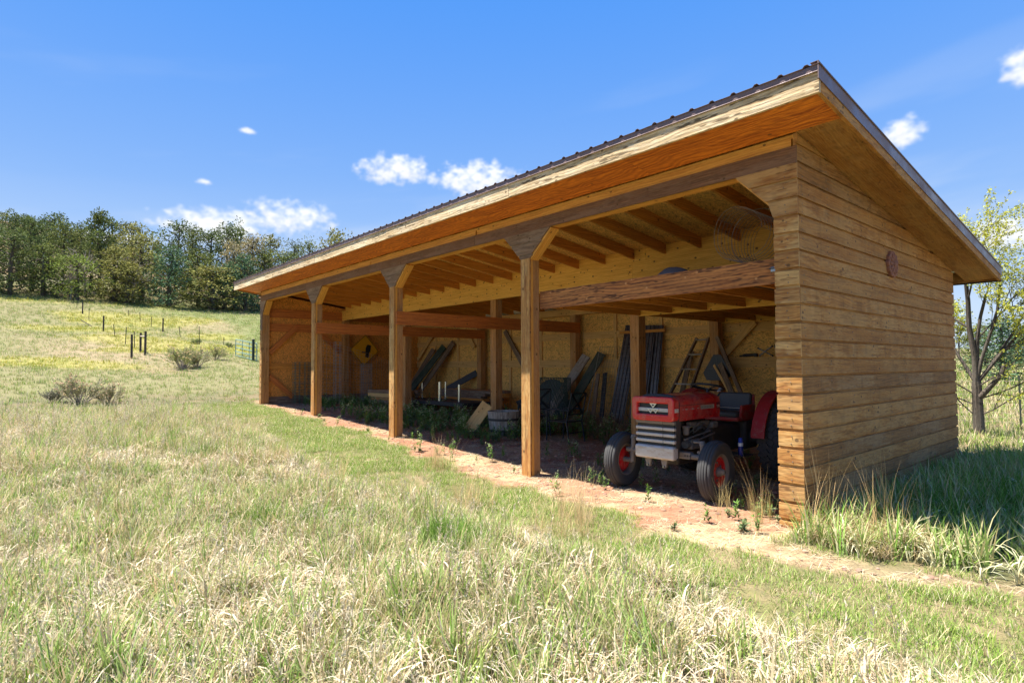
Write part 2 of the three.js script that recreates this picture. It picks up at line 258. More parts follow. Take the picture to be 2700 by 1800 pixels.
{
  const xs = [], zs = [];
  xs.push(...ramp(-18, -420, 0.2, 1.055).reverse()); for (let x = -17.8; x < -9; x += 0.16) xs.push(x); for (let x = -9; x < 4.5; x += 0.075) xs.push(x); xs.push(...ramp(4.5, 120, 0.1, 1.1));
  zs.push(...ramp(-7, -420, 0.15, 1.065).reverse()); for (let z = -6.9; z < -1; z += 0.14) zs.push(z); for (let z = -1; z < 6.5; z += 0.075) zs.push(z); zs.push(...ramp(6.5, 90, 0.1, 1.1));
  const nx = xs.length, nz = zs.length, P = new Float32Array(nx * nz * 3), C = new Float32Array(nx * nz * 3), U = new Float32Array(nx * nz * 2), I = [];
  const earth = [0.32, 0.150, 0.085], straw = [0.48, 0.36, 0.21], pale = [0.40, 0.265, 0.175], mow = [0.17, 0.165, 0.06], thatch = [0.19, 0.15, 0.08];
  for (let j = 0; j < nz; j++) for (let i = 0; i < nx; i++) {
    const x = xs[i], z = zs[j], k = j * nx + i; P.set([x, hgt(x, z), z], k * 3); U.set([x / 1.6, z / 1.6], k * 2);
    const q = zones(x, z), n = fbm(x * 1.1, z * 1.1, 50, 4), m = fbm(x * 5, z * 5, 55, 3);
    let c = mix3(thatch, [0.115, 0.12, 0.048], sstep(0.4, 0.65, n));
    c = mix3(c, mix3(mow, [0.25, 0.195, 0.105], sstep(0.45, 0.65, m * 0.6 + n * 0.4)), q.mown);
    const out = sstep(-0.5, 0.0, z);                                    // straw trodden into the strip in front of the posts
    let d = mix3(earth, straw, sstep(0.46, 0.62, m * 0.45 + n * 0.55) * mix(0.75, 0.95, out)); d = mix3(d, pale, 0.35 * sstep(0.4, 0.7, fbm(x * 0.9, z * 0.9, 66, 3)));
    if (x > 0) d = mix3(d, [0.34, 0.265, 0.155], 0.75 * sstep(0, 0.5, x));
    c = mix3(c, d, q.dirt * (x > 0.3 ? mix(1, 0.45, sstep(0.3, 1.2, x)) : 1));
    if (x < -17) {                                                      // the pasture: green, dry and flowering bands
      const f = fbm(x * 0.06 + 3, z * 0.10, 70, 4), f2 = fbm(x * 0.10 - 7, z * 0.045, 75, 4), a = sstep(-17, -22, x);
      let p = mix3([0.21, 0.195, 0.085], [0.155, 0.18, 0.052], sstep(0.4, 0.6, f)); p = mix3(p, [0.33, 0.25, 0.155], 0.7 * sstep(0.52, 0.68, fbm(x * 0.05, z * 0.12, 82, 4)));
      p = mix3(p, [0.32, 0.30, 0.05], 0.6 * yellow(x, z));
      if (x < -76) p = mix3(p, mix3([0.30, 0.17, 0.095], [0.17, 0.16, 0.08], sstep(0.4, 0.6, f2)), sstep(-76, -82, x));
      c = mix3(c, p, a);
    }
    if (z < -16 && x > -30) { const a = sstep(-16, -24, z); c = mix3(c, mix3([0.34, 0.28, 0.16], [0.20, 0.23, 0.08], sstep(0.4, 0.6, fbm(x * 0.05, z * 0.09, 90, 3))), a); }
    const g = 0.9 + 0.2 * ns(x * 9, z * 9, 99); C.set(c.map(v => v * g), k * 3);
    if (i && j) { const a = k - nx - 1, b = k - nx, e = k - 1; I.push(a, e, b, b, e, k); }
  }
  const g = new THREE.BufferGeometry(); g.setAttribute('position', new THREE.BufferAttribute(P, 3)); g.setAttribute('color', new THREE.BufferAttribute(C, 3)); g.setAttribute('uv', new THREE.BufferAttribute(U, 2)); g.setIndex(I); g.computeVertexNormals();
  // crumbs of soil and short bits of straw in the colour and the relief
  const N = 1024, r = RNG(303);
  const cm = canvasTex(N, N, c => {
    c.fillStyle = 'rgb(226,224,222)'; c.fillRect(0, 0, N, N);
    for (let i = 0; i < 9000; i++) { const v = Math.floor(rr(150, 255, r)); c.fillStyle = `rgba(${v},${v - 6},${v - 14},0.55)`; c.beginPath(); c.arc(r() * N, r() * N, rr(1, 5, r), 0, 6.3); c.fill(); }
    for (let i = 0; i < 1500; i++) { const x = r() * N, y = r() * N, a = r() * 6.3, l = rr(10, 60, r), v = Math.floor(rr(215, 255, r)); c.strokeStyle = `rgba(${v},${v - 4},${v - 22},0.8)`; c.lineWidth = rr(1, 2.4, r); c.beginPath(); c.moveTo(x, y); c.quadraticCurveTo(x + Math.cos(a) * l * 0.5 + rr(-8, 8, r), y + Math.sin(a) * l * 0.5 + rr(-8, 8, r), x + Math.cos(a) * l, y + Math.sin(a) * l); c.stroke(); }
  });
  const mat = new THREE.MeshStandardMaterial({ vertexColors: true, map: cm, bumpMap: blotch(33, 16, 0, 1, 1024), bumpScale: 0.03, roughness: 1 });
  const m = mesh('ground', g, mat); tag(m, 'grassy field ground with a strip of bare reddish earth along the shed', 'ground', null, 'structure');
}
function onGround(px, py, lift = 0) {                                   // the ground point that a photo pixel shows
  const d = pxDir(px, py), q = V(); let t = 0.5, s = 0.5;
  while (t < 400) { q.copy(EYE).addScaledVector(d, t); if (q.y < hgt(q.x, q.z) + lift) break; s = t; t *= 1.01; }
  let a = s, b = t; for (let i = 0; i < 20; i++) { const m = (a + b) / 2; q.copy(EYE).addScaledVector(d, m); if (q.y < hgt(q.x, q.z) + lift) b = m; else a = m; }
  q.copy(EYE).addScaledVector(d, b); q.y = hgt(q.x, q.z); return q;
}
function upAt(p, px, py) {                                              // height above p that a photo pixel shows, on the upright through p
  const d = pxDir(px, py), t = Math.hypot(p.x - EYE.x, p.z - EYE.z) / Math.hypot(d.x, d.z); return EYE.y + d.y * t - p.y;
}

// ---------- the shed ----------
const XL = -15.994, DB = 5.667, KS = 0.139, PL = [-4.06, -8.04, -12.016], PW = 0.19, BAY = 3.978;
const yr = z => 3.985 + KS * (z - 0.64);                                // the plane of the roofing
const wallTop = z => yr(z) - 0.19;
const shed = thing('open_shed', 'long open-fronted timber shed with sloping brown metal roof and weathered plank gable', 'shed');
const pick = (...a) => a[Math.floor(rnd() * a.length)];
const ROW = 0.175, rowY = j => 3.406 - ROW * j;
// a lapped siding board on a side wall: a proud face and a set-back lip along its lower edge
function sideBoard(y0, y1, zf, xOut, out) {
  const cut = (a, b) => { const zEnd = y => Math.max(-DB, Math.min(zf, (y - wallTop(0)) / KS)); const e0 = zEnd(a), e1 = zEnd(b); if (e0 >= zf - 0.02) return null; const p = [[zf, a], [zf, b]]; if (e1 < zf - 0.01) { p.push([e1, b]); } const yk = wallTop(-DB); if (a < yk && b > yk) p.push([-DB, yk]); p.push([e0, a]); if (e1 >= zf - 0.01) p.splice(1, 1, [zf, Math.min(b, wallTop(zf))]); return p; };
  const L = [], f = cut(y0 + 0.026, y1), l = cut(y0, y0 + 0.026);
  const put = (p, t) => L.push(out > 0 ? prism(p, xOut - 0.034, xOut - t, 'zy') : prism(p, xOut + t, xOut + 0.034, 'zy'));
  if (f) put(f, 0); if (l) put(l, 0.021);
  return L.length ? mrg(L) : null;
}
{
  const gw = sub('gable_wall', shed), gl = sub('gable_wall', shed);
  for (let j = 22; j > -3; j--) {
    const a = sideBoard(rowY(j), rowY(j - 1) - 0.0005, -0.0225, 0, 1); if (a) { const m = mesh('siding_board', a, j > 15 ? pick(M.siding3, M.siding3, M.siding2) : pick(M.siding, M.siding, M.siding2, M.siding3), gw); m.position.x = rr(-0.002, 0.002); }
    const b = sideBoard(rowY(j), rowY(j - 1) - 0.0005, -0.0225, XL, -1); if (b) mesh('siding_board', b, pick(M.siding, M.siding2), gl);
  }
  const gp = [[-0.03, -0.3], [-0.03, wallTop(-0.03)], [-DB, wallTop(-DB)], [-DB, -0.3]];
  mesh('inner_panel', prism(gp, -0.043, -0.0345, 'zy'), M.osb, gw);
  mesh('inner_panel', prism(gp, XL + 0.0345, XL + 0.0405, 'zy'), M.osbRed, gl);
  // front corner returns: short siding boards facing the yard, with nails
  const cr = sub('corner_return', shed), cl = sub('corner_return', shed), nails = [];
  for (let j = 22; j > 0; j--) {
    const y0 = rowY(j), y1 = rowY(j - 1), x0 = j === 1 ? -0.62 : j === 2 ? -0.45 : j === 3 ? -0.28 : -0.245 + rr(-0.006, 0.006);
    const e = y => Math.min(-0.245, mix(-0.245, -0.635, clamp((y - 3.01) / 0.396)));
    const face = y1 > 3.02 ? prism([[0, y0 + 0.026], [0, y1 - 0.001], [e(y1), y1 - 0.001], [e(y0 + 0.026), y0 + 0.026]], -0.0215, rr(-0.002, 0.003)) : prism([[0, y0 + 0.03 + rr(-0.004, 0.004)], [rr(-0.003, 0.003), y1 - 0.001], [x0, y1 - 0.001], [x0, y0 + 0.03]], -0.0215, rr(-0.003, 0.004));
    const lip = prism([[-0.004, y0], [-0.004, y0 + 0.032], [e(y0 + 0.026) + 0.004, y0 + 0.032], [e(y0) + 0.004, y0]], -0.0215, -0.0185);
    mesh('siding_board', mrg([face, lip]), j < 4 ? M.trim2 : pick(M.trim, M.trim, M.trim2), cr);
    for (const t of [0.32, 0.72]) nails.push(at(new THREE.SphereGeometry(0.0055, 6, 4), -0.115 + rr(-0.02, 0.02), y0 + ROW * t, 0.003));
    if (j > 1) { const x1 = XL + 0.17, q = y => mix(x1, XL + 0.52, clamp((y - 3.01) / 0.396)); mesh('siding_board', mrg([prism([[XL + 0.01, y0 + 0.026], [XL + rr(-0.012, 0.008), y1 - 0.001], [q(y1), y1 - 0.001], [q(y0 + 0.026), y0 + 0.026]], -0.0215, 0), prism([[XL + 0.004, y0], [XL + 0.004, y0 + 0.026], [q(y0), y0 + 0.026], [q(y0), y0]], -0.0215, -0.012)]), j < 6 ? M.greyboard : pick(M.trim, M.trim2), cl); }
  }
  const gn = []; for (let j = 22; j > -1; j--) for (let z = -0.1; z > -5.6; z -= 0.61) for (const t of [0.3, 0.75]) { const y = rowY(j) + ROW * t; if (y < wallTop(z) - 0.06) gn.push(at(new THREE.SphereGeometry(0.0055, 5, 3), 0.001, y, z + rr(-0.02, 0.02))); }
  mesh('nail_heads', mrg(gn), std([0.16, 0.15, 0.14], 0.6, 0.3), gw).userData.kind = 'stuff';
  mesh('nail_heads', mrg(nails), std([0.16, 0.15, 0.14], 0.6, 0.3), cr).userData.kind = 'stuff';
  mesh('siding_board', prism([[XL, rowY(1)], [XL, 3.405], [XL + 0.52, 3.405], [XL + 0.34, rowY(1)]], -0.0215, 0), M.greyboard, cl);
  mesh('corner_post', bx(-0.235, -0.045, -0.4, 3.4, -0.2, -0.023, 'y'), M.post, cr); mesh('corner_post', bx(XL + 0.045, XL + 0.19, -0.2, 3.4, -0.22, -0.023, 'y'), M.post, cl);
  for (const [p, a, b, s] of [[cr, -0.63, -0.238, 1], [cl, XL + 0.53, XL + 0.185, 1]]) mesh('knee_brace', bar(V(a, 3.40, -0.11), V(b, 3.0, -0.11), 0.03, 0.16), M.amber, p);
}
// header over the opening: dark siding boards, an amber frieze and the beam behind
{
  const h = sub('header', shed), js = [XL, -12.4, -8.9, -5.2, -0.0];
  for (let i = 0; i < 4; i++) {
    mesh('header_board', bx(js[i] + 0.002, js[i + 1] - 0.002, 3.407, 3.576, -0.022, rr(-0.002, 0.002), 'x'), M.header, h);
    mesh('frieze_board', bx(Math.max(js[i] + 0.03, XL + 0.03) + 0.002, js[i + 1] - (i === 3 ? 0.06 : 0.002), 3.577, 3.66, -0.06, -0.022 - (i % 2) * 0.003, 'x'), M.amber, h);
  }
  mesh('frieze_board', bx(XL + 0.03, -0.03, 3.661, wallTop(0) - 0.004, -0.07, -0.034, 'x'), M.amber, h);
  for (let i = 0; i < 4; i++) mesh('header_beam', bx(i === 0 ? XL + 0.045 : XL + 0.045 + i * BAY, XL + 0.045 + (i + 1) * BAY - 0.07, 3.41, 3.60, -0.2, -0.062, 'x'), M.amber, h);
}
// front posts: a squared post behind a pale face board, with a flared bracket of siding and knee braces
PL.forEach((L, k) => {
  const p = sub('front_post', shed), b = baseH(L) - 0.35, tp = 3.405;
  mesh('post_core', bx(L + 0.012, L + PW - 0.012, b, tp, -0.205, -0.034, 'y'), M.post, p);
  mesh('face_board', bx(L, L + PW, b, 3.012, -0.033, 0, 'y'), M.trim, p);
  mesh('edge_strip', bx(L + PW - 0.0115, L + PW - 0.001, b, tp - 0.4, -0.075, -0.034, 'y'), M.amber, p);
  const l = y => mix(L, L - 0.385, clamp((y - 3.01) / 0.396)), r = y => mix(L + PW, L + PW + 0.44, clamp((y - 3.01) / 0.396));
  const ys = [3.013, 3.056, 3.231, 3.406];
  for (let i = 0; i < 3; i++) mesh('bracket_board', mrg([prism([[l(ys[i] + (i ? 0.02 : 0)), ys[i] + (i ? 0.02 : 0)], [l(ys[i + 1]), ys[i + 1] - 0.001], [r(ys[i + 1]), ys[i + 1] - 0.001], [r(ys[i]), ys[i] + (i ? 0.02 : 0)]], -0.022, 0.003), ...(i ? [prism([[l(ys[i]), ys[i]], [l(ys[i]), ys[i] + 0.02], [r(ys[i]), ys[i] + 0.02], [r(ys[i]), ys[i]]], -0.022, -0.009)] : [])]), M.greyboard, p);
  mesh('knee_brace', bar(V(L - 0.38, 3.40, -0.105), V(L + 0.012, 3.0, -0.105), 0.035, 0.16), M.amber, p);
  mesh('knee_brace', bar(V(L + PW + 0.435, 3.40, -0.105), V(L + PW - 0.005, 3.005, -0.105), 0.035, 0.16), M.amber, p);
});
// the roof
{
  const r = sub('roof', shed), X0 = XL - 0.468, X1 = 0.468, ZF = 0.625, ZB = -6.47;
  const slab = (x0, x1, z0, z1, lo, hi, axis) => prism([[z0, yr(z0) + lo], [z0, yr(z0) + hi], [z1, yr(z1) + hi], [z1, yr(z1) + lo]], x0, x1, 'zy', axis);
  // ribbed metal sheets, four ribs each, running down the slope
  const n = 19, w = (X1 - X0 + 0.03) / n, zA = 0.645, zB = -6.52;
  for (let s = 0; s < n; s++) {
    const pr = [], x0 = X0 - 0.015 + s * w; for (let k = 0; k < 4; k++) { const c = x0 + (k + 0.5) * w / 4; pr.push([c - w / 8 + 0.001, 0], [c - 0.032, 0], [c - 0.012, 0.02], [c + 0.012, 0.02], [c + 0.032, 0]); } pr.push([x0 + w, 0]);
    const g = new THREE.BufferGeometry(), P = [], N = pr.length, I = [];
    for (const t of [0, -0.003]) for (const z of [zA, zB]) for (const q of pr) P.push(q[0], yr(z) + q[1] + t + (s % 2) * 0.0012, z);
    for (let i = 0; i < N - 1; i++) { I.push(i, i + N + 1, i + N, i, i + 1, i + N + 1); I.push(2 * N + i, 3 * N + i, 3 * N + i + 1, 2 * N + i, 3 * N + i + 1, 2 * N + i + 1); I.push(i, 2 * N + i, 2 * N + i + 1, i, 2 * N + i + 1, i + 1); }
    g.setAttribute('position', new THREE.BufferAttribute(new Float32Array(P), 3)); g.setIndex(I); const f = g.toNonIndexed(); f.computeVertexNormals(); f.setAttribute('uv', new THREE.BufferAttribute(new Float32Array(f.attributes.position.count * 2), 2)); const uv = f.attributes.uv, pp = f.attributes.position; for (let i = 0; i < uv.count; i++) uv.setXY(i, pp.getX(i) * 0.5, pp.getZ(i) * 0.5);
    mesh('metal_sheet', f, M.metalRoof, r);
  }
  for (let s = 0; s < 7; s++) { const a = XL + 0.05 + s * 2.27; mesh('roof_deck', slab(a, a + 2.267, -5.6, -0.06, -0.065, -0.012, 'x'), M.osb, r); }
  // front soffit, fascia, metal eave and rake trim
  const sj = [X0 + 0.045, -13.9, -11.46, -9.02, -6.58, -4.14, -1.7, X1 - 0.04]; for (let s = 0; s < 7; s++) mesh('soffit_panel', slab(sj[s] + 0.001, sj[s + 1] - 0.001, 0.001, ZF - 0.036, -0.19, -0.178, 'x'), M.ply, r);
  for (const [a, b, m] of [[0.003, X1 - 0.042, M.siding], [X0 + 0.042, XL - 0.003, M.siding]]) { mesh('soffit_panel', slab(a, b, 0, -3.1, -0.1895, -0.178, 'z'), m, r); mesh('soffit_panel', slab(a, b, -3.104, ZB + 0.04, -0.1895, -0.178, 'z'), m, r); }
  const fj = [X0, -13.1, -10.3, -7.05, -5.75, -3.6, X1 - 0.0]; for (let s = 0; s < 6; s++) mesh('fascia_board', bx(fj[s] + 0.002, fj[s + 1] - 0.003, 3.745 + rr(-0.004, 0.004), 3.958, ZF - 0.035, ZF + rr(-0.003, 0.003), 'x'), s % 2 ? M.fascia2 : M.fascia, r);
  for (const [a, b] of [[X1 - 0.04, X1 - 0.004], [X0 + 0.004, X0 + 0.04]]) { for (const [z0, z1] of [[ZF - 0.04, -2.2], [-2.203, ZB]]) mesh('rake_board', slab(a, b, z0, z1, -0.222, -0.02, 'z'), M.siding2, r); }
  for (const [a, b] of [[X1 - 0.003, X1 + 0.006], [X0 - 0.006, X0 + 0.003]]) mesh('rake_trim', mrg([slab(a, b, 0.642, -6.525, -0.128, 0.026, 'z'), slab(a < -1 ? b : a - 0.06, a < -1 ? b + 0.06 : a, 0.642, -6.525, 0.0225, 0.026, 'z')]), M.metalTrim, r);
  mesh('eave_trim', mrg([bx(X0 - 0.004, X1 - 0.005, 3.932, 3.982, 0.6275, 0.632, 'x'), prism([[0.6275, 3.932], [0.632, 3.932], [0.641, 3.923], [0.639, 3.919]], X0 - 0.004, X1 - 0.005, 'zy', 'x')]), M.metalTrim, r);
  mesh('back_fascia', bx(X0, X1 - 0.05, 2.79, yr(ZB) - 0.02, ZB - 0.0, ZB + 0.035, 'x'), M.trim2, r);
  mesh('drip_edge', bx(X0, X1, 2.765, 2.815, ZB - 0.03, ZB - 0.004, 'x'), std([0.03, 0.028, 0.027], 0.6), r);
}
// rafters, one each 0.663 m, from the header to the middle beam and on to the back wall
for (let i = 1; i < 24; i++) {
  const x = 0.02 - i * 0.663, g = (z0, z1) => prism([[z0, yr(z0) - 0.235], [z0, yr(z0) - 0.067], [z1, yr(z1) - 0.067], [z1, yr(z1) - 0.235]], x - 0.02, x + 0.02, 'zy');
  mesh('rafter', g(-0.064, -2.592), M.rafter, shed); mesh('rafter', g(-2.69, -5.5), M.rafter, shed);
}
// middle beam on its posts
{
  const b = sub('middle_beam', shed), js = [XL + 0.045, -11.95, -7.97, -3.99, -0.045];
  for (let i = 0; i < 4; i++) { mesh('beam_board', bx(js[i] + 0.002, js[i + 1] - 0.002, 2.937, 3.255, -2.66 , -2.596, 'x'), M.beam, b); mesh('ledger_board', bx(js[i] + 0.3, Math.min(js[i + 1] + 0.296, -0.05), 3.2565, yr(-2.6) - 0.07, -2.65, -2.593, 'x'), M.beam, b); }
  for (const L of [...PL, XL + 0.045]) mesh('middle_post', bx(L, L + PW, baseH(L) - 0.3, 2.936, -2.79, -2.6, 'y'), M.post, b);
}
// tie beams from the front posts to the back posts
for (const L of [PL[1], PL[2]]) mesh('tie_beam', bx(L + PW + 0.001, L + PW + 0.042, 2.255, 2.52, -5.38, -0.035, 'z'), M.redbeam, shed);
// loft over the bay by the gable: front beam, middle bearer, joists and boards
{
  const l = sub('loft', shed);
  mesh('loft_beam', bx(PL[0] + PW + 0.002, -0.236, 2.268, 2.53, -0.245, -0.207, 'x'), M.darkbeam, l);
  mesh('bearer', bx(PL[0] + 0.01, -0.045, 2.285, 2.44, -2.645, -2.605, 'x'), M.beam, l);
  mesh('bearer', bx(PL[0] + 0.2, -0.045, 2.285, 2.44, -5.42, -5.38, 'x'), M.beam, l);
  for (let i = 0; i < 6; i++) { const x = PL[0] + 0.19 + 0.02 + i * 0.645; mesh('joist', bx(x - 0.02, x + 0.02, 2.298, 2.44, -2.603, -0.247, 'z'), M.rafter, l); mesh('joist', bx(x + 0.03, x + 0.07, 2.298, 2.44, -5.378, -2.648, 'z'), M.rafter, l); }
  for (let i = 0; i < 3; i++) mesh('loft_board', bx(PL[0] + 0.2 + i * 1.2, Math.min(PL[0] + 1.395 + i * 1.2, -0.05), 2.4415, 2.456, -5.3, -0.25, 'z'), M.oldboard, l);
}
// back wall: panels, studs, girts, posts and braces
{
  const b = sub('back_wall', shed), zt = yr(-5.5) - 0.24;
  for (let i = 0; i < 13; i++) { const a = XL + 0.045 + i * 1.2225; mesh('wall_panel', bx(a + 0.0015, a + 1.221, -0.4, wallTop(-5.55), -5.565, -5.55, 'y'), M.osb, b); }
  mesh('outer_cladding', bx(XL + 0.02, -0.02, -0.4, wallTop(-5.6), -DB + 0.001, -5.57, 'x'), M.siding, b);
  for (let i = 0; i < 12; i++) { if (i % 3 === 0) continue; const x = -0.1 - i * 1.326; const w = 0.045; for (const [y0, y1] of [[-0.3, 1.365], [1.575, zt]]) mesh('stud', bx(x - w - 0.045, x + w - 0.045, y0, y1, -5.549, -5.505, 'y'), M.stud, b); }
  for (let k = 0; k < 4; k++) { const a = k === 0 ? -3.87 : PL[k - 1 + 1 > 2 ? 2 : k] , x1 = k === 0 ? -0.05 : PL[k - 1], x0 = k < 3 ? PL[k] + PW : XL + 0.05; mesh('girt', bx(x0 - (k ? 0 : 0), x1, 1.367, 1.573, -5.549, -5.50, 'x'), M.stud, b); mesh('girt', bx(x0, x1, 2.10, 2.27, -5.5495, -5.512, 'x'), M.stud, b); }
  for (const L of PL) { mesh('back_post', bx(L, L + PW, baseH(L) - 0.3, zt - 0.17, -5.43, -5.24, 'y'), M.post, b); mesh('stud', bx(L - 0.17, L - 0.005, -0.3, zt, -5.5, -5.45, 'y'), M.stud, b); }
  mesh('wall_plate', bx(XL + 0.05, -0.05, zt - 0.165, zt, -5.44, -5.28, 'x'), M.stud, b);
  for (const [x0, y0, x1, y1] of [[-3.2, 2.28, -3.92, 1.58], [-12.45, 2.0, -12.7, 2.33], [-15.83, 1.64, -14.9, 2.46], [-10.93, 2.46, -10.1, 1.42]]) mesh('wall_brace', bar(V(x0, y0, -5.46), V(x1, y1, -5.46), 0.15, 0.035), x0 === -10.93 ? M.oldboard : M.stud, b);
}
// inside of the far gable: girts, rail, sill, braces
{
  const w = sub('end_wall_framing', shed), x = XL + 0.041;
  for (const [y0, y1, t] of [[2.94, 3.20, 0.045], [2.51, 2.75, 0.045], [1.34, 1.52, 0.045], [0.2, 0.51, 0.05]]) mesh('girt', bx(x, x + t, y0, y1, -5.45, -0.225, 'z'), y1 > 2 ? M.redbeam : y1 > 1 ? M.rafter : M.oldboard, w);
  for (const [z0, y0, z1, y1] of [[-0.25, 1.84, -1.1, 2.70], [-0.25, 1.14, -0.98, 0.48], [-2.55, 1.9, -1.7, 2.6], [-2.85, 1.9, -3.7, 2.6]]) mesh('wall_brace', bar(V(x + 0.07, y0, z0), V(x + 0.07, y1, z1), 0.04, 0.15, V(0, 1, 0)), M.redbeam, w);
}

// ---------- the tractor ----------
const paint = (seed, base, dust, amt) => { const W = 512, d = new Uint8Array(W * W * 4); for (let y = 0; y < W; y++) for (let x = 0; x < W; x++) { const u = x / W, v = y / W, n = 0.5 * pn(u * 5, v * 5, 5, 5, seed) + 0.3 * pn(u * 17, v * 17, 17, 17, seed + 1) + 0.2 * pn(u * 70, v * 70, 70, 70, seed + 2), sc = pn(u * 40, v * 150, 40, 150, seed + 4); let c = mix3(base, dust, amt * sstep(0.38, 0.72, n)); if (sc > 0.93) c = mix3(c, [0.30, 0.16, 0.11], 0.6); const i = (y * W + x) * 4; d[i] = toS(c[0]); d[i + 1] = toS(c[1]); d[i + 2] = toS(c[2]); d[i + 3] = 255; } return tex(d, W, W, true); };
M.red = new THREE.MeshPhysicalMaterial({ map: paint(71, [0.52, 0.012, 0.016], [0.42, 0.13, 0.10], 0.55), roughness: 0.5, roughnessMap: bl1, clearcoat: 0.25, clearcoatRoughness: 0.4 });
M.redDull = new THREE.MeshStandardMaterial({ map: paint(75, [0.36, 0.012, 0.014], [0.26, 0.11, 0.085], 0.7), roughness: 0.65 });
M.rubber = std([0.050, 0.050, 0.051], 0.9, 0, { bumpMap: bl2, bumpScale: 0.002 });
M.silver = new THREE.MeshStandardMaterial({ map: paint(78, [0.48, 0.47, 0.44], [0.36, 0.28, 0.19], 0.7), roughness: 0.5, metalness: 0.2 });
M.cream = std([0.62, 0.58, 0.50], 0.5, 0, { map: dustC });
M.iron = std([0.07, 0.062, 0.055], 0.75, 0.2, { map: dustC });
M.dustyIron = std([0.24, 0.215, 0.185], 0.8, 0.1, { map: dustC });
M.vinyl = std([0.055, 0.056, 0.062], 0.55);
function rrect(w, h, r) { const s = new THREE.Shape(), x = -w / 2, y = -h / 2; s.moveTo(x + r, y); s.lineTo(x + w - r, y); s.quadraticCurveTo(x + w, y, x + w, y + r); s.lineTo(x + w, y + h - r); s.quadraticCurveTo(x + w, y + h, x + w - r, y + h); s.lineTo(x + r, y + h); s.quadraticCurveTo(x, y + h, x, y + h - r); s.lineTo(x, y + r); s.quadraticCurveTo(x, y, x + r, y); return s; }
const ext = (s, d, b = 0.006) => new THREE.ExtrudeGeometry(s, { depth: d, bevelEnabled: b > 0, bevelSize: b, bevelThickness: b, bevelSegments: 3, curveSegments: 8 });
const rbox = (w, h, d, r, x = 0, y = 0, z = 0) => new RoundedBoxGeometry(w, h, d, 3, r).translate(x, y, z);
function textPlate(w, h, draw, W = 512) { const H = Math.round(W * h / w); const t = canvasTex(W, H, draw); t.wrapS = t.wrapT = THREE.ClampToEdgeWrapping; return new THREE.MeshStandardMaterial({ map: t, roughness: 0.5 }); }
const TX = -1.93, TZ = -0.56, tractor = thing('tractor', 'old red farm tractor with black tyres parked under the shed roof', 'tractor', [TX, hgt(TX, TZ) - 0.005, TZ], 0.03);
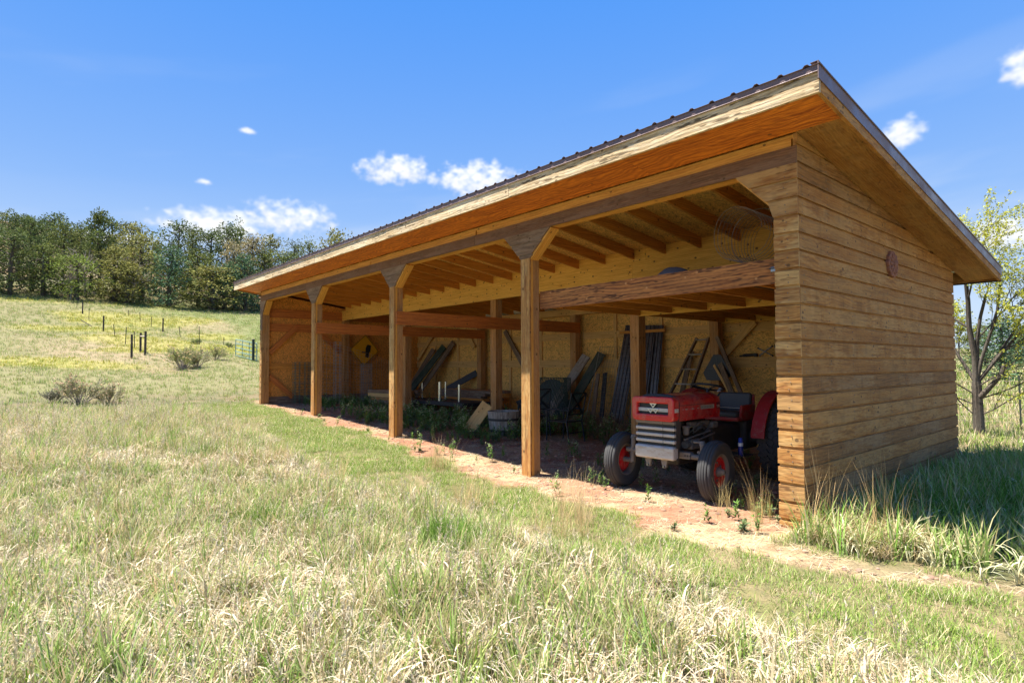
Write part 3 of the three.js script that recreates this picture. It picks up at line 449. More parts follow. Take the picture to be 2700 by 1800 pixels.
{
  const t = tractor;
  // bonnet
  const hs = new THREE.Shape(); hs.moveTo(-0.275, 0.945); hs.lineTo(0.275, 0.945); hs.lineTo(0.283, 1.13); hs.quadraticCurveTo(0.28, 1.215, 0.17, 1.235); hs.quadraticCurveTo(0, 1.252, -0.17, 1.235); hs.quadraticCurveTo(-0.28, 1.215, -0.283, 1.13); hs.lineTo(-0.275, 0.945);
  const hood = mesh('bonnet', ext(hs, 0.98, 0.01).translate(0, 0, -0.83), M.red, t);
  mesh('bonnet_seam', bx(0.2835, 0.295, 1.120, 1.126, -0.82, 0.15), M.iron, hood);
  mesh('centre_crease', bx(-0.006, 0.006, 1.246, 1.2575, -0.8, 0.14), M.redDull, hood);
  const lp = textPlate(0.30, 0.052, (g, w, h) => { g.fillStyle = '#a9a49a'; g.fillRect(0, 0, w, h); g.fillStyle = '#26221f'; g.font = 'bold ' + Math.round(h * 0.72) + 'px sans-serif'; g.textBaseline = 'middle'; g.textAlign = 'center'; g.fillText('F E R G U S O N', w * 0.46, h * 0.54); g.fillStyle = '#bdb8ae'; g.fillRect(w * 0.9, 0, w * 0.1, h); });
  const plate = new THREE.PlaneGeometry(0.34, 0.05).rotateY(Math.PI / 2).translate(0.2965, 1.082, -0.50);
  mesh('lettered_strip', plate, lp, hood);
  const chips = []; const cr = RNG(5); for (let i = 0; i < 14; i++) { const z = 0.12 - cr() * 0.42; chips.push(bx(0.2935, 0.2965, 1.066 + cr() * 0.006, 1.07 + cr() * 0.012, z, z - rr(0.008, 0.035, cr))); }
  mesh('worn_lettering', mrg(chips), M.cream, hood);
  const bp = textPlate(0.075, 0.075, (g, w, h) => { g.fillStyle = '#6f0a0c'; g.fillRect(0, 0, w, h); g.fillStyle = '#e8e2d6'; g.font = 'bold ' + Math.round(h * 0.56) + 'px sans-serif'; g.textBaseline = 'middle'; g.textAlign = 'center'; g.fillText('135', w * 0.5, h * 0.54); }, 128);
  mesh('model_badge', new THREE.PlaneGeometry(0.085, 0.075).rotateY(Math.PI / 2).translate(0.2968, 1.082, -0.775), bp, hood);
  mesh('bonnet_gasket', ext(hs, 0.012, 0.012).translate(0, 0.006, 0.155), M.black, hood);
  // nose: red surround, black panel, white band, emblem
  const nose = sub('nose', t), ring = rrect(0.575, 0.265, 0.05); ring.holes.push(rrect(0.475, 0.165, 0.025));
  mesh('surround', ext(ring, 0.10, 0.016).translate(0, 1.082, 0.19), M.red, nose);
  mesh('nose_panel', bx(-0.25, 0.25, 0.995, 1.17, 0.19, 0.25), M.black, nose);
  mesh('white_band', rbox(0.48, 0.046, 0.02, 0.006, 0, 1.068, 0.262), M.cream, nose);
  mesh('white_band', rbox(0.012, 0.046, 0.085, 0.004, 0.302, 1.068, 0.238), M.cream, nose);
  const tri = (x, y, s, up) => { const q = new THREE.Shape(); const k = up ? 1 : -1; q.moveTo(x - s, y - k * s * 0.5); q.lineTo(x + s, y - k * s * 0.5); q.lineTo(x, y + k * s * 0.62); q.closePath(); const hq = new THREE.Path(); const e = 0.52; hq.moveTo(x - s * e, y - k * s * 0.5 * e); hq.lineTo(x, y + k * s * 0.62 * e); hq.lineTo(x + s * e, y - k * s * 0.5 * e); hq.closePath(); q.holes.push(hq); return ext(q, 0.008, 0.002); };
  mesh('emblem', mrg([tri(0, 1.123, 0.05, false), tri(-0.037, 1.058, 0.046, false), tri(0.037, 1.058, 0.046, false)]).translate(0, 0, 0.276), std([0.62, 0.62, 0.62], 0.3, 0.8), nose);
  // grille: dark backing, four pale bars, bumper below
  const grille = sub('grille', t);
  mesh('backing', bx(-0.26, 0.26, 0.60, 0.945, 0.1, 0.235), M.iron, grille);
  for (let k = 0; k < 4; k++) mesh('grille_bar', rbox(0.56, 0.038, 0.05, 0.010, 0, 0.915 - k * 0.077, 0.235), k === 0 ? M.dustyIron : M.silver, grille);
  mesh('grille_seam', bx(0.118, 0.124, 0.62, 0.95, 0.255, 0.2605), M.iron, grille);
  for (const s of [-1, 1]) mesh('side_screen', prism([[0.215, 0.46], [0.215, 0.944], [0.10, 0.944], [0.16, 0.46]], s > 0 ? 0.263 : -0.279, s > 0 ? 0.279 : -0.263, 'zy'), M.iron, grille);
  const bum = mesh('bumper', rbox(0.56, 0.165, 0.13, 0.03, 0, 0.548, 0.225), M.silver, t);
  for (const s of [-0.13, 0.1]) { mesh('tow_lug', prism([[s - 0.04, 0.465], [s + 0.055, 0.465], [s + 0.03, 0.36], [s - 0.01, 0.36]], 0.2, 0.225), M.dustyIron, bum); mesh('tow_pin', rod(V(s + 0.01, 0.375, 0.16), V(s + 0.01, 0.375, 0.25), 0.013, 0.013, 8), M.steel, bum); }
  // front axle and steering
  const ax = sub('front_axle', t);
  mesh('axle_beam', mrg([rbox(0.72, 0.085, 0.09, 0.01, 0, 0.51, 0), rod(V(-0.6, 0.5, 0), V(0.6, 0.5, 0), 0.034, 0.034, 12)]), M.dustyIron, ax);
  const holes = []; for (const s of [-1, 1]) for (const k of [0, 1, 2]) holes.push(rod(V(s * (0.29 + k * 0.035), 0.51, 0.04), V(s * (0.29 + k * 0.035), 0.51, 0.047), 0.011, 0.011, 10)); mesh('bolt_hole', mrg(holes), M.black, ax);
  for (const s of [-1, 1]) {
    mesh('spindle', mrg([rod(V(s * 0.52, 0.34, 0.01), V(s * 0.50, 0.66, 0.0), 0.03, 0.03, 12), rod(V(s * 0.50, 0.655, 0), V(s * 0.50, 0.70, 0), 0.042, 0.03, 12), rod(V(s * 0.52, 0.36, 0), V(s * 0.66, 0.36, 0), 0.035, 0.035, 12)]), M.dustyIron, ax);
    mesh('steering_arm', mrg([rod(V(s * 0.50, 0.685, 0), V(s * 0.42, 0.69, 0.06), 0.014), rod(V(s * 0.42, 0.69, 0.05), V(s * 0.25, 0.72, -0.75), 0.012), rod(V(s * 0.45, 0.56, 0), V(s * 0.15, 0.5, -0.7), 0.022)]), M.dustyIron, ax);
  }
  // wheels
  const tyre = (R, rim, w, ribs) => { const a = []; const p = [[rim, 0.34], [rim + (R - rim) * 0.28, 0.47], [rim + (R - rim) * 0.68, 0.5], [R - (R - rim) * 0.16, 0.46]]; p.forEach(q => a.push([q[0], -q[1] * w])); for (let k = 0; k < ribs; k++) { const c = (k + 0.5) / ribs - 0.5, h = 0.36 / ribs, y = c * 0.84 * w, R2 = R - 0.03 * (2 * c) * (2 * c); a.push([R2 - 0.012, y - h * w - 0.002], [R2, y - h * w + 0.002], [R2, y + h * w - 0.002], [R2 - 0.012, y + h * w + 0.002]); } p.slice().reverse().forEach(q => a.push([q[0], q[1] * w])); return lathe(a, 56).rotateZ(-Math.PI / 2); };
  const frontWheel = (s) => {
    const w = sub('front_wheel', t); w.position.set(s * 0.675, 0.362, 0);
    mesh('tyre', tyre(0.365, 0.205, 0.175, 5), M.rubber, w);
    mesh('rim', lathe([[0.21, -0.066], [0.216, -0.06], [0.19, -0.05], [0.186, 0.03], [0.19, 0.05], [0.216, 0.06], [0.21, 0.066], [0.18, 0.052], [0.176, -0.052], [0.21, -0.066]], 40).rotateZ(-Math.PI / 2), M.dustyIron, w);
    const d = mesh('wheel_disc', lathe([[0.0, 0.018], [0.075, 0.018], [0.085, 0.0], [0.12, -0.008], [0.165, 0.012], [0.178, 0.03], [0.178, 0.022], [0.165, 0.002], [0.12, -0.02], [0, -0.02]], 40).rotateZ(-Math.PI / 2), M.red, w); if (s < 0) d.rotation.z = Math.PI;
    const b = []; for (let k = 0; k < 6; k++) b.push(rod(V(s * 0.0, 0.105 * Math.cos(k * 1.047), 0.105 * Math.sin(k * 1.047)), V(s * 0.016, 0.105 * Math.cos(k * 1.047), 0.105 * Math.sin(k * 1.047)), 0.012, 0.012, 6));
    mesh('wheel_bolts', mrg(b), M.dustyIron, w);
    mesh('hub', mrg([lathe([[0, 0], [0.062, 0], [0.055, 0.05], [0.04, 0.06], [0.032, 0.1], [0, 0.105]], 20).rotateZ(s * -Math.PI / 2)]), M.dustyIron, w);
    w.rotation.y = 0.06;
  };
  frontWheel(1); frontWheel(-1);
  for (const s of [1, -1]) {
    const w = sub('rear_wheel', t); w.position.set(s * 0.735, 0.59, -1.83);
    const R = 0.575; mesh('tyre', tyre(R, 0.36, 0.31, 1), M.rubber, w);
    const tb = [], g0 = new THREE.BoxGeometry(0.075, 0.032, 0.072); const n = 40;
    for (let k = 0; k < n; k++) for (let c = 0; c < 4; c++) { const a = (k + (c % 2) * 0.5) / n * 6.2832, y = (c - 1.5) * 0.073; const q = g0.clone(); q.rotateY(0.5 * (c % 2 ? 1 : -1)); q.translate(y, R - (c === 0 || c === 3 ? 0.014 : 0.002), 0); q.rotateX(a); tb.push(q); }
    for (let k = 0; k < n; k++) for (const e of [-1, 1]) { const a = (k + 0.25) / n * 6.2832; const q = new THREE.BoxGeometry(0.02, 0.075, 0.03); q.translate(e * 0.148, R - 0.062, 0); q.rotateX(a); tb.push(q); }
    mesh('tread_blocks', mrg(tb), M.rubber, w);
    mesh('rim', lathe([[0.365, -0.12], [0.35, -0.1], [0.33, 0.02], [0.35, 0.1], [0.365, 0.12], [0.34, 0.1], [0.30, 0.03], [0.12, -0.02], [0, -0.02]], 40).rotateZ(s * -Math.PI / 2), M.redDull, w);
    mesh('hub', lathe([[0, 0], [0.11, 0], [0.1, 0.05], [0, 0.055]], 20).rotateZ(s * -Math.PI / 2), M.dustyIron, w);
    // mudguard: a curved top with a flat inner side
    const m = sub('mudguard', t), a0 = 0.12, a1 = 2.65, A = 0.68, arc = new THREE.Shape(); arc.absarc(0, 0, A, a0, a1, false); arc.absarc(0, 0, A - 0.014, a1, a0, true);
    const pl = new THREE.Shape(); pl.absarc(0, 0, A - 0.01, a0, a1, false); pl.absarc(0, 0, 0.38, a1, a0, true);
    const turn = (g) => { g.rotateY(-Math.PI / 2); g.translate(0, 0.57, -1.83); return g; };
    mesh('guard_top', turn(ext(arc, 0.17, 0.006)).translate(s > 0 ? 0.725 : -0.555, 0, 0), M.redDull, m);
    mesh('guard_side', turn(ext(pl, 0.01, 0)).translate(s > 0 ? 0.56 : -0.55, 0, 0), M.redDull, m);
  }
  // engine and gearbox, hoses, filter bowl
  const en = sub('engine', t);
  mesh('engine_block', mrg([rbox(0.30, 0.36, 0.85, 0.02, 0, 0.62, -0.42), rbox(0.24, 0.14, 0.7, 0.02, 0, 0.87, -0.42), rbox(0.22, 0.1, 0.6, 0.03, 0, 0.40, -0.4), rbox(0.42, 0.42, 0.16, 0.02, 0, 0.62, -0.86)]), M.iron, en);
  mesh('gearbox', mrg([rbox(0.34, 0.36, 0.95, 0.04, 0, 0.60, -1.35), rod(V(-0.6, 0.59, -1.83), V(0.6, 0.59, -1.83), 0.1, 0.1, 16), rbox(0.5, 0.42, 0.4, 0.05, 0, 0.62, -1.83)]), M.iron, en);
  mesh('filter_bowl', lathe([[0, 0], [0.035, 0], [0.042, 0.02], [0.042, 0.085], [0.05, 0.09], [0.05, 0.115], [0, 0.12]], 18).translate(0.21, 0.74, -0.12), M.dustyIron, en);
  mesh('manifold', mrg([rbox(0.07, 0.07, 0.5, 0.02, 0.19, 0.86, -0.45), ...[0, 1, 2].map(k => rod(V(0.14, 0.86, -0.28 - k * 0.17), V(0.2, 0.86, -0.28 - k * 0.17), 0.03, 0.03, 8))]), M.dustyIron, en);
  mesh('injector_pump', mrg([rbox(0.11, 0.13, 0.2, 0.02, 0.2, 0.62, -0.28), rod(V(0.2, 0.62, -0.2), V(0.2, 0.62, -0.1), 0.05, 0.05, 12), rbox(0.12, 0.08, 0.15, 0.02, 0.21, 0.83, -0.75)]), M.dustyIron, en);
  const hr = RNG(44), hoses = []; for (let k = 0; k < 9; k++) { const z = -0.1 - hr() * 0.6; hoses.push(tube([[0.17, 0.68 + hr() * 0.1, z], [0.24 + hr() * 0.03, 0.8 + hr() * 0.1, z - 0.06 - hr() * 0.1], [0.23, 0.74 + hr() * 0.12, z - 0.16], [0.16, 0.88, z - 0.25]], rr(0.005, 0.009, hr), 14, 5)); }
  mesh('hoses', mrg(hoses), std([0.10, 0.095, 0.088], 0.7), en);
  mesh('drag_link', rod(V(0.27, 0.70, 0.02), V(0.26, 0.76, -0.62), 0.011, 0.011, 8), M.dustyIron, en);
  // dash, steering wheel, levers
  const dash = mesh('dashboard', rbox(0.34, 0.26, 0.1, 0.03, 0, 1.08, -0.9), M.redDull, t);
  mesh('lever', mrg([rod(V(0.1, 1.1, -0.98), V(0.17, 1.24, -1.08), 0.012), rod(V(-0.1, 1.1, -0.98), V(-0.16, 1.2, -1.04), 0.01)]), M.black, dash);
  const sw = sub('steering_wheel', t); sw.position.set(0, 1.31, -1.06); sw.rotation.x = -0.25;
  mesh('wheel_rim', new THREE.TorusGeometry(0.205, 0.015, 8, 40).rotateX(Math.PI / 2), M.black, sw);
  mesh('spokes', mrg([0, 1, 2].map(k => rod(V(0, -0.03, 0), V(0.2 * Math.cos(k * 2.094 + 0.5), 0, 0.2 * Math.sin(k * 2.094 + 0.5)), 0.01))), M.black, sw);
  mesh('column', rod(V(0, -0.42, 0.0), V(0, -0.02, 0), 0.03, 0.022, 12), M.black, sw);
  // seat
  const st = sub('seat', t); st.position.set(0, 0.9, -1.62);
  mesh('seat_shell', mrg([rbox(0.52, 0.06, 0.46, 0.025, 0, -0.05, 0), rbox(0.54, 0.34, 0.04, 0.02, 0, 0.12, -0.27), at(rbox(0.04, 0.22, 0.42, 0.02), 0.255, 0.04, -0.06, 0, 0, -0.15), at(rbox(0.04, 0.22, 0.42, 0.02), -0.255, 0.04, -0.06, 0, 0, 0.15)]), M.redDull, st);
  mesh('seat_cushion', rbox(0.47, 0.09, 0.44, 0.04, 0, 0.01, 0.01), M.vinyl, st);
  mesh('back_cushion', at(rbox(0.49, 0.30, 0.08, 0.035), 0, 0.16, -0.215, 0, -0.15), M.vinyl, st);
  mesh('cushion_piping', at(tube([[-0.23, 0.06, 0], [-0.24, 0.1, 0.01], [0, 0.115, 0.018], [0.24, 0.1, 0.01], [0.23, 0.06, 0]], 0.006, 20, 5), 0, -0.03, -0.15), M.cream, st);
  // foot plate and drawbar arms
  mesh('foot_plate', bx(0.18, 0.52, 0.40, 0.415, -1.3, -0.98), M.iron, t); mesh('foot_plate', bx(-0.52, -0.18, 0.40, 0.415, -1.3, -0.98), M.iron, t);
  mesh('step_bracket', rod(V(0.18, 0.41, -1.1), V(0.55, 0.44, -0.85), 0.016), M.iron, t);
}
{
  const c = thing('spray_can', 'blue and white spray can standing on the tractor foot plate', 'can', [TX + 0.44, tractor.position.y + 0.416, TZ - 1.04]);
  const lab = canvasTex(128, 128, (g, w, h) => { g.fillStyle = '#16308a'; g.fillRect(0, 0, w, h); g.fillStyle = '#dfe5ee'; g.fillRect(0, 0, w, 34); g.beginPath(); g.ellipse(w / 2, 62, 30, 14, 0, 0, 6.3); g.fill(); g.fillStyle = '#16308a'; g.fillRect(w / 2 - 16, 58, 32, 8); });
  mesh('can_body', new THREE.CylinderGeometry(0.033, 0.033, 0.17, 20).translate(0, 0.085, 0), new THREE.MeshStandardMaterial({ map: lab, roughness: 0.35, metalness: 0.2 }), c);
  mesh('can_cap', lathe([[0, 0.235], [0.02, 0.235], [0.027, 0.22], [0.028, 0.178], [0.033, 0.17]], 18), std([0.02, 0.06, 0.42], 0.4), c);
  const rg = mesh('paper_tag', rbox(0.05, 0.006, 0.15, 0.002), std([0.62, 0.62, 0.60], 0.8)); rg.position.set(TX + 0.03, tractor.position.y + 1.272, TZ - 1.26); rg.rotation.set(0.35, 0.3, 0.15);
  tag(rg, 'small white paper tag stuck beside the tractor steering wheel', 'tag');
}

// ---------- things kept in and on the shed ----------
const gy = (x, z) => hgt(x, z);
// clay rosette on the gable
{
  const o = thing('wall_ornament', 'reddish clay flower ornament fixed to the plank gable wall', 'ornament', [0.002, 2.69, -2.68]), clay = std([0.32, 0.13, 0.08], 0.9, 0, { map: dustC, bumpMap: bl2, bumpScale: 0.006 });
  const s = new THREE.Shape(), N = 11; for (let i = 0; i <= N * 8; i++) { const a = i / (N * 8) * 6.2832, r = 1 + 0.16 * Math.abs(Math.sin(a * N / 2)); const x = 0.165 * r * Math.cos(a), y = 0.15 * r * Math.sin(a); i ? s.lineTo(x, y) : s.moveTo(x, y); }
  mesh('plaque', new THREE.ExtrudeGeometry(s, { depth: 0.02, bevelEnabled: true, bevelSize: 0.012, bevelThickness: 0.015, bevelSegments: 3 }).rotateY(Math.PI / 2), clay, o);
  for (let i = 0; i < N; i++) { const a = (i + 0.5) / N * 6.2832, p = mesh('petal', new THREE.SphereGeometry(0.034, 10, 8), clay, o); p.scale.set(0.5, 1.7, 0.8); p.position.set(0.036, 0.095 * Math.sin(a), -0.105 * Math.cos(a)); p.rotation.x = Math.PI / 2 + a; }
  const h = mesh('flower_heart', new THREE.SphereGeometry(0.055, 14, 10), clay, o); h.scale.x = 0.55; h.position.x = 0.036; o.scale.set(1, 0.92, 0.92);
}
// grey plastic-and-steel latch boxes on the inner edge of the corner post
[['upper', 2.40, 0.09, 0.055], ['lower', 1.60, 0.06, 0.06]].forEach(([w, y, l, h]) => {
  const o = thing('latch_box', `small grey metal latch box on the corner post, the ${w} of two`, 'latch', [-0.236, y, -0.12]);
  mesh('latch_body', rbox(l, h, 0.06, 0.008, -l / 2, 0, 0), M.steel, o); mesh('latch_plate', rbox(0.006, h * 1.3, 0.075, 0.002, -0.004, 0, 0), M.dustyIron, o); mesh('latch_tongue', rbox(l * 0.6, 0.012, 0.012, 0.003, -l * 0.8, 0.01, 0.034), M.black, o);
});
// wire netting: horizontals and uprights as one mesh
function wireGrid(pt, nu, nv, r, us, vs, seg = 1) {                     // pt(u, v) -> Vector3
  const L = []; for (let i = 0; i <= nu; i++) for (let k = 0; k < vs; k++) L.push(rod(pt(i / nu, k / vs), pt(i / nu, (k + 1) / vs), r, r, 3, true));
  for (let j = 0; j <= nv; j++) for (let k = 0; k < us; k++) L.push(rod(pt(k / us, j / nv), pt((k + 1) / us, j / nv), r, r, 3, true)); return mrg(L);
}
function wireRoll(name, label, x, z, R, H, turns, mat, r = 0.0032, nu = 60, nv = 12, y = 0) {
  const pt = (u, v) => { const a = u * turns * 6.2832, q = R * (1 - 0.3 * u) + 0.01 * Math.sin(a * 3.3); return V(q * Math.cos(a), v * H + 0.01 * Math.sin(a * 2), q * Math.sin(a)); };
  const o = thing(name, label, 'wire roll', [x, y || gy(x, z), z]); mesh('netting', wireGrid(pt, nu, nv, r, turns * 20, 1), mat, o);
  mesh('tie_wire', new THREE.TorusGeometry(R * 0.93, 0.004, 4, 30).rotateX(Math.PI / 2).translate(0, H * 0.5, 0), M.wireRust, o); return o;
}
{
  const o = wireRoll('wire_roll', 'loose roll of thin wire netting lying up on the loft edge', -0.72, -0.72, 0.355, 0.95, 1, M.wireRust, 0.0032, 5, 12, 2.53);
  o.rotation.order = 'YXZ'; o.rotation.set(Math.PI / 2, 0.02, 0); o.position.set(-0.76, 2.53 + 0.362, -1.2);
  const t = thing('tarp_bundle', 'crumpled dark grey tarp lying on top of the loft beam', 'tarp', [-1.72, 2.458, -0.45]);
  const g = new THREE.SphereGeometry(0.2, 18, 12); const p = g.attributes.position; for (let i = 0; i < p.count; i++) { const x = p.getX(i), y = p.getY(i), z = p.getZ(i), n = 0.8 + 0.5 * fbm(x * 9 + 5, z * 9 + y * 7, 12, 3); p.setXYZ(i, x * n * 1.15, Math.max(0, y * 0.75 * n + 0.02), z * n); } g.computeVertexNormals(); mesh('tarp', g, std([0.075, 0.075, 0.08], 0.8), t); mesh('tarp_fold', at(rbox(0.36, 0.012, 0.2, 0.005), -0.25, 0.012, 0.05, 0.3, 0, 0.03), std([0.1, 0.1, 0.105], 0.8), t);
}
wireRoll('wire_roll', 'green coated wire fence roll standing near the diagonal wall brace', -15.5, -1.12, 0.29, 1.27, 4, std([0.10, 0.16, 0.115], 0.6), 0.0024, 40, 15);
wireRoll('wire_roll', 'tall narrow galvanised wire roll standing in front of the middle end post', -14.9, -2.0, 0.13, 1.92, 4, M.wire, 0.0024, 24, 20);
wireRoll('wire_roll', 'dense grey wire roll standing below the yellow diamond sign', -14.85, -2.95, 0.2, 1.24, 5, M.wire, 0.0024, 44, 15);
{
  const s = thing('mesh_sheet', 'large loose sheet of welded wire netting standing between the wire rolls', 'wire mesh', [0, 0, 0]);
  mesh('netting', wireGrid((u, v) => V(-15.1 + 0.3 * Math.sin(u * 3), gy(-15, -2) + 0.02 + v * (1.98 - u * 0.75), -1.5 - u * 2.6), 26, 18, 0.003, 14, 4), M.wire, s);
  mesh('sheet_tie', rod(V(-15.1, gy(-15, -2), -1.5), V(-15.1, gy(-15, -2) + 2, -1.5), 0.006), M.wireRust, s);
}
{ // road sign
  const s = thing('diamond_sign', 'yellow diamond road sign with dark peeling print hung on the end wall', 'sign', [-15.78, 1.96, -3.35]);
  const r = RNG(8); const t = canvasTex(512, 512, (g, w, h) => { g.fillStyle = '#d99a12'; g.fillRect(0, 0, w, h); for (let i = 0; i < 900; i++) { g.fillStyle = `rgba(120,70,10,${rr(0.03, 0.14, r)})`; g.fillRect(r() * w, r() * h, rr(2, 24, r), rr(2, 9, r)); } g.save(); g.translate(w / 2, h / 2); g.rotate(-Math.PI / 4); g.fillStyle = '#17181b'; g.fillRect(-150, 20, 210, 95); g.fillRect(-62, -70, 30, 100); g.beginPath(); g.moveTo(60, 20); g.lineTo(140, 60); g.lineTo(120, 150); g.lineTo(-40, 140); g.fill(); g.fillRect(-160, 60, 40, 40); g.restore(); g.strokeStyle = '#1b1813'; g.lineWidth = 10; g.strokeRect(12, 12, w - 24, h - 24); });
  const p = mesh('sign_face', new THREE.BoxGeometry(0.76, 0.76, 0.006), new THREE.MeshStandardMaterial({ map: t, roughness: 0.6 }), s); p.rotation.set(0, Math.PI / 2, 0); p.rotation.order = 'YXZ'; p.rotation.z = Math.PI / 4 - 0.06;
  mesh('sign_bracket', bx(-0.10, -0.004, 0.1, 0.14, -0.1, 0.1), M.steel, s);
}
// leaning timber
function lean(name, label, cat, a, b, w, h, mat, up) { const m = mesh(name, bar(V(...a), V(...b), w, h, up || V(0, 0, 1)), mat); return tag(m, label, cat); }
lean('leaning_board', 'long dark narrow board leaning across the girt beside the ladder', 'board', [-4.0, 2.16, -5.3], [-2.75, 0.0, -4.75], 0.075, 0.04, M.oldboard);
lean('leaning_board', 'rough brown board leaning lowest behind the tractor mudguard', 'board', [-3.93, 1.62, -5.28], [-2.85, -0.05, -4.6], 0.11, 0.035, M.oldboard);
lean('leaning_board', 'thin pale lath leaning under the rough brown board', 'board', [-3.95, 1.42, -5.2], [-3.05, 0.3, -4.8], 0.05, 0.025, M.stud);
lean('leaning_board', 'wide green painted plank leaning against the back wall', 'board', [-13.9, 2.08, -5.3], [-15.0, 0.3, -4.4], 0.26, 0.04, M.greenboard);
lean('leaning_board', 'grey weathered plank leaning behind the green one', 'board', [-13.55, 2.2, -5.44], [-14.9, 0.3, -4.75], 0.22, 0.035, M.oldboard);
lean('leaning_board', 'dark plank leaning nearest the end wall beside the green one', 'board', [-14.7, 2.0, -5.4], [-15.5, 0.35, -4.7], 0.2, 0.035, M.oldboard);
lean('leaning_board', 'short dark plank tilted against the panels behind the steel pipes', 'board', [-12.3, 1.2, -5.44], [-13.3, 0.62, -4.9], 0.2, 0.03, M.black);
lean('leaning_board', 'broad tan plank leaning among the wire netting and chairs', 'board', [-7.4, 1.66, -5.15], [-8.0, 0.0, -4.15], 0.22, 0.05, M.barrel, V(0.3, 0, 1));
lean('leaning_board', 'black stained plank leaning next to the broad tan plank', 'board', [-7.12, 1.72, -5.4], [-7.6, 0.0, -4.4], 0.22, 0.05, M.greenboard, V(0.3, 0, 1));
lean('leaning_board', 'short brown board leaning upright beside the netting panel', 'board', [-6.98, 1.22, -5.1], [-6.85, -0.02, -4.7], 0.1, 0.04, M.oldboard);
lean('leaning_board', 'short black board leaning upright beside the netting panel', 'board', [-6.84, 1.24, -5.2], [-6.66, -0.02, -4.8], 0.12, 0.03, M.black);
{ // brown ribbed metal panels strapped together
  const o = thing('metal_panels', 'bundle of brown ribbed metal panels held by a batten against the back wall', 'metal panels', [0, 0, 0]);
  const rib = (x0, y0, z0, x1, y1, z1, w) => { const g = []; const a = V(x0, y0, z0), b = V(x1, y1, z1); g.push(bar(a, b, w, 0.006)); for (let k = 0; k < 4; k++) { const d = (k - 1.5) * w / 4; g.push(bar(V(x0 + d, y0, z0 + 0.012), V(x1 + d, y1, z1 + 0.012), 0.03, 0.02)); } return mrg(g); };
  const br = std([0.085, 0.07, 0.07], 0.5, 0.2, { roughnessMap: bl1 });
  mesh('ribbed_panel', rib(-6.15, 2.36, -5.40, -6.42, -0.1, -5.0, 0.42), br, o); mesh('ribbed_panel', rib(-5.72, 2.34, -5.42, -5.85, -0.1, -5.04, 0.42), br, o); mesh('ribbed_panel', rib(-5.5, 2.33, -5.45, -5.58, -0.1, -5.1, 0.36), br, o);
  mesh('batten', bx(-6.5, -5.22, 2.17, 2.235, -5.37, -5.33), M.rafter, o);
}
{ // ladder
  const o = thing('wooden_ladder', 'short brown wooden ladder leaning on the back wall behind the tractor', 'ladder', [0, 0, 0]);
  const A = V(-4.44, 2.0, -5.38), B = V(-4.14, 2.0, -5.36), C = V(-5.25, -0.15, -4.75), D = V(-4.62, -0.15, -4.7);
  for (const [a, b] of [[A, C], [B, D]]) mesh('rail', bar(a, b, 0.035, 0.085), M.oldboard, o);
  for (let k = 0; k < 7; k++) { const t = 0.02 + k * 0.145; mesh('rung', bar(A.clone().lerp(C, t), B.clone().lerp(D, t), 0.03, 0.08), M.barrel, o); }
  lean('leaning_board', 'dark rough offcut standing behind the ladder', 'board', [-4.62, 1.72, -5.45], [-4.95, 0.0, -5.2], 0.12, 0.03, M.oldboard);
}
{ // slow vehicle emblem, dark back outwards
  const s = new THREE.Shape(); [[-0.08, 0.27], [0.08, 0.27], [0.31, -0.10], [0.23, -0.25], [-0.23, -0.25], [-0.31, -0.10]].forEach((q, i) => i ? s.lineTo(...q) : s.moveTo(...q));
  const o = thing('triangle_emblem', 'black blunt-cornered triangular vehicle emblem hung on the back post', 'sign', [-3.88, 1.36, -5.2]);
  mesh('emblem_plate', ext(s, 0.006, 0.003), std([0.016, 0.018, 0.023], 0.45), o); mesh('emblem_rib', mrg([bx(-0.3, 0.3, -0.02, -0.012, 0.009, 0.013), bx(-0.006, 0.006, -0.2, 0.24, 0.009, 0.013)]), std([0.05, 0.05, 0.055], 0.5), o); o.rotation.x = -0.04;
}
{ // wheel brace and gloves on the girt
  const o = thing('wheel_brace', 'four-armed steel wheel brace resting on the wall girt', 'tool', [-2.98, 1.578, -5.46]);
  mesh('brace_arms', mrg([rod(V(-0.16, 0.17, 0), V(0.13, 0.02, 0), 0.013, 0.013, 8), rod(V(-0.13, 0.02, 0.02), V(0.12, 0.20, 0), 0.013, 0.013, 8)]), M.steel, o);
  mesh('brace_sockets', mrg([[-0.16, 0.17], [0.13, 0.02], [-0.13, 0.02], [0.12, 0.2]].map(q => at(new THREE.SphereGeometry(0.02, 8, 6), q[0], q[1], 0))), M.iron, o);
  const k = thing('hand_grinder', 'small black hand tool lying on the wall girt', 'tool', [-3.28, 1.575, -5.46]); mesh('tool_body', mrg([rod(V(-0.16, 0.035, 0), V(0.06, 0.045, 0), 0.032, 0.025, 10), rbox(0.07, 0.07, 0.06, 0.015, 0.09, 0.04, 0)]), M.black, k); mesh('tool_handle', rod(V(-0.16, 0.03, 0), V(-0.24, 0.02, 0.02), 0.018, 0.016, 8), M.iron, k);
}
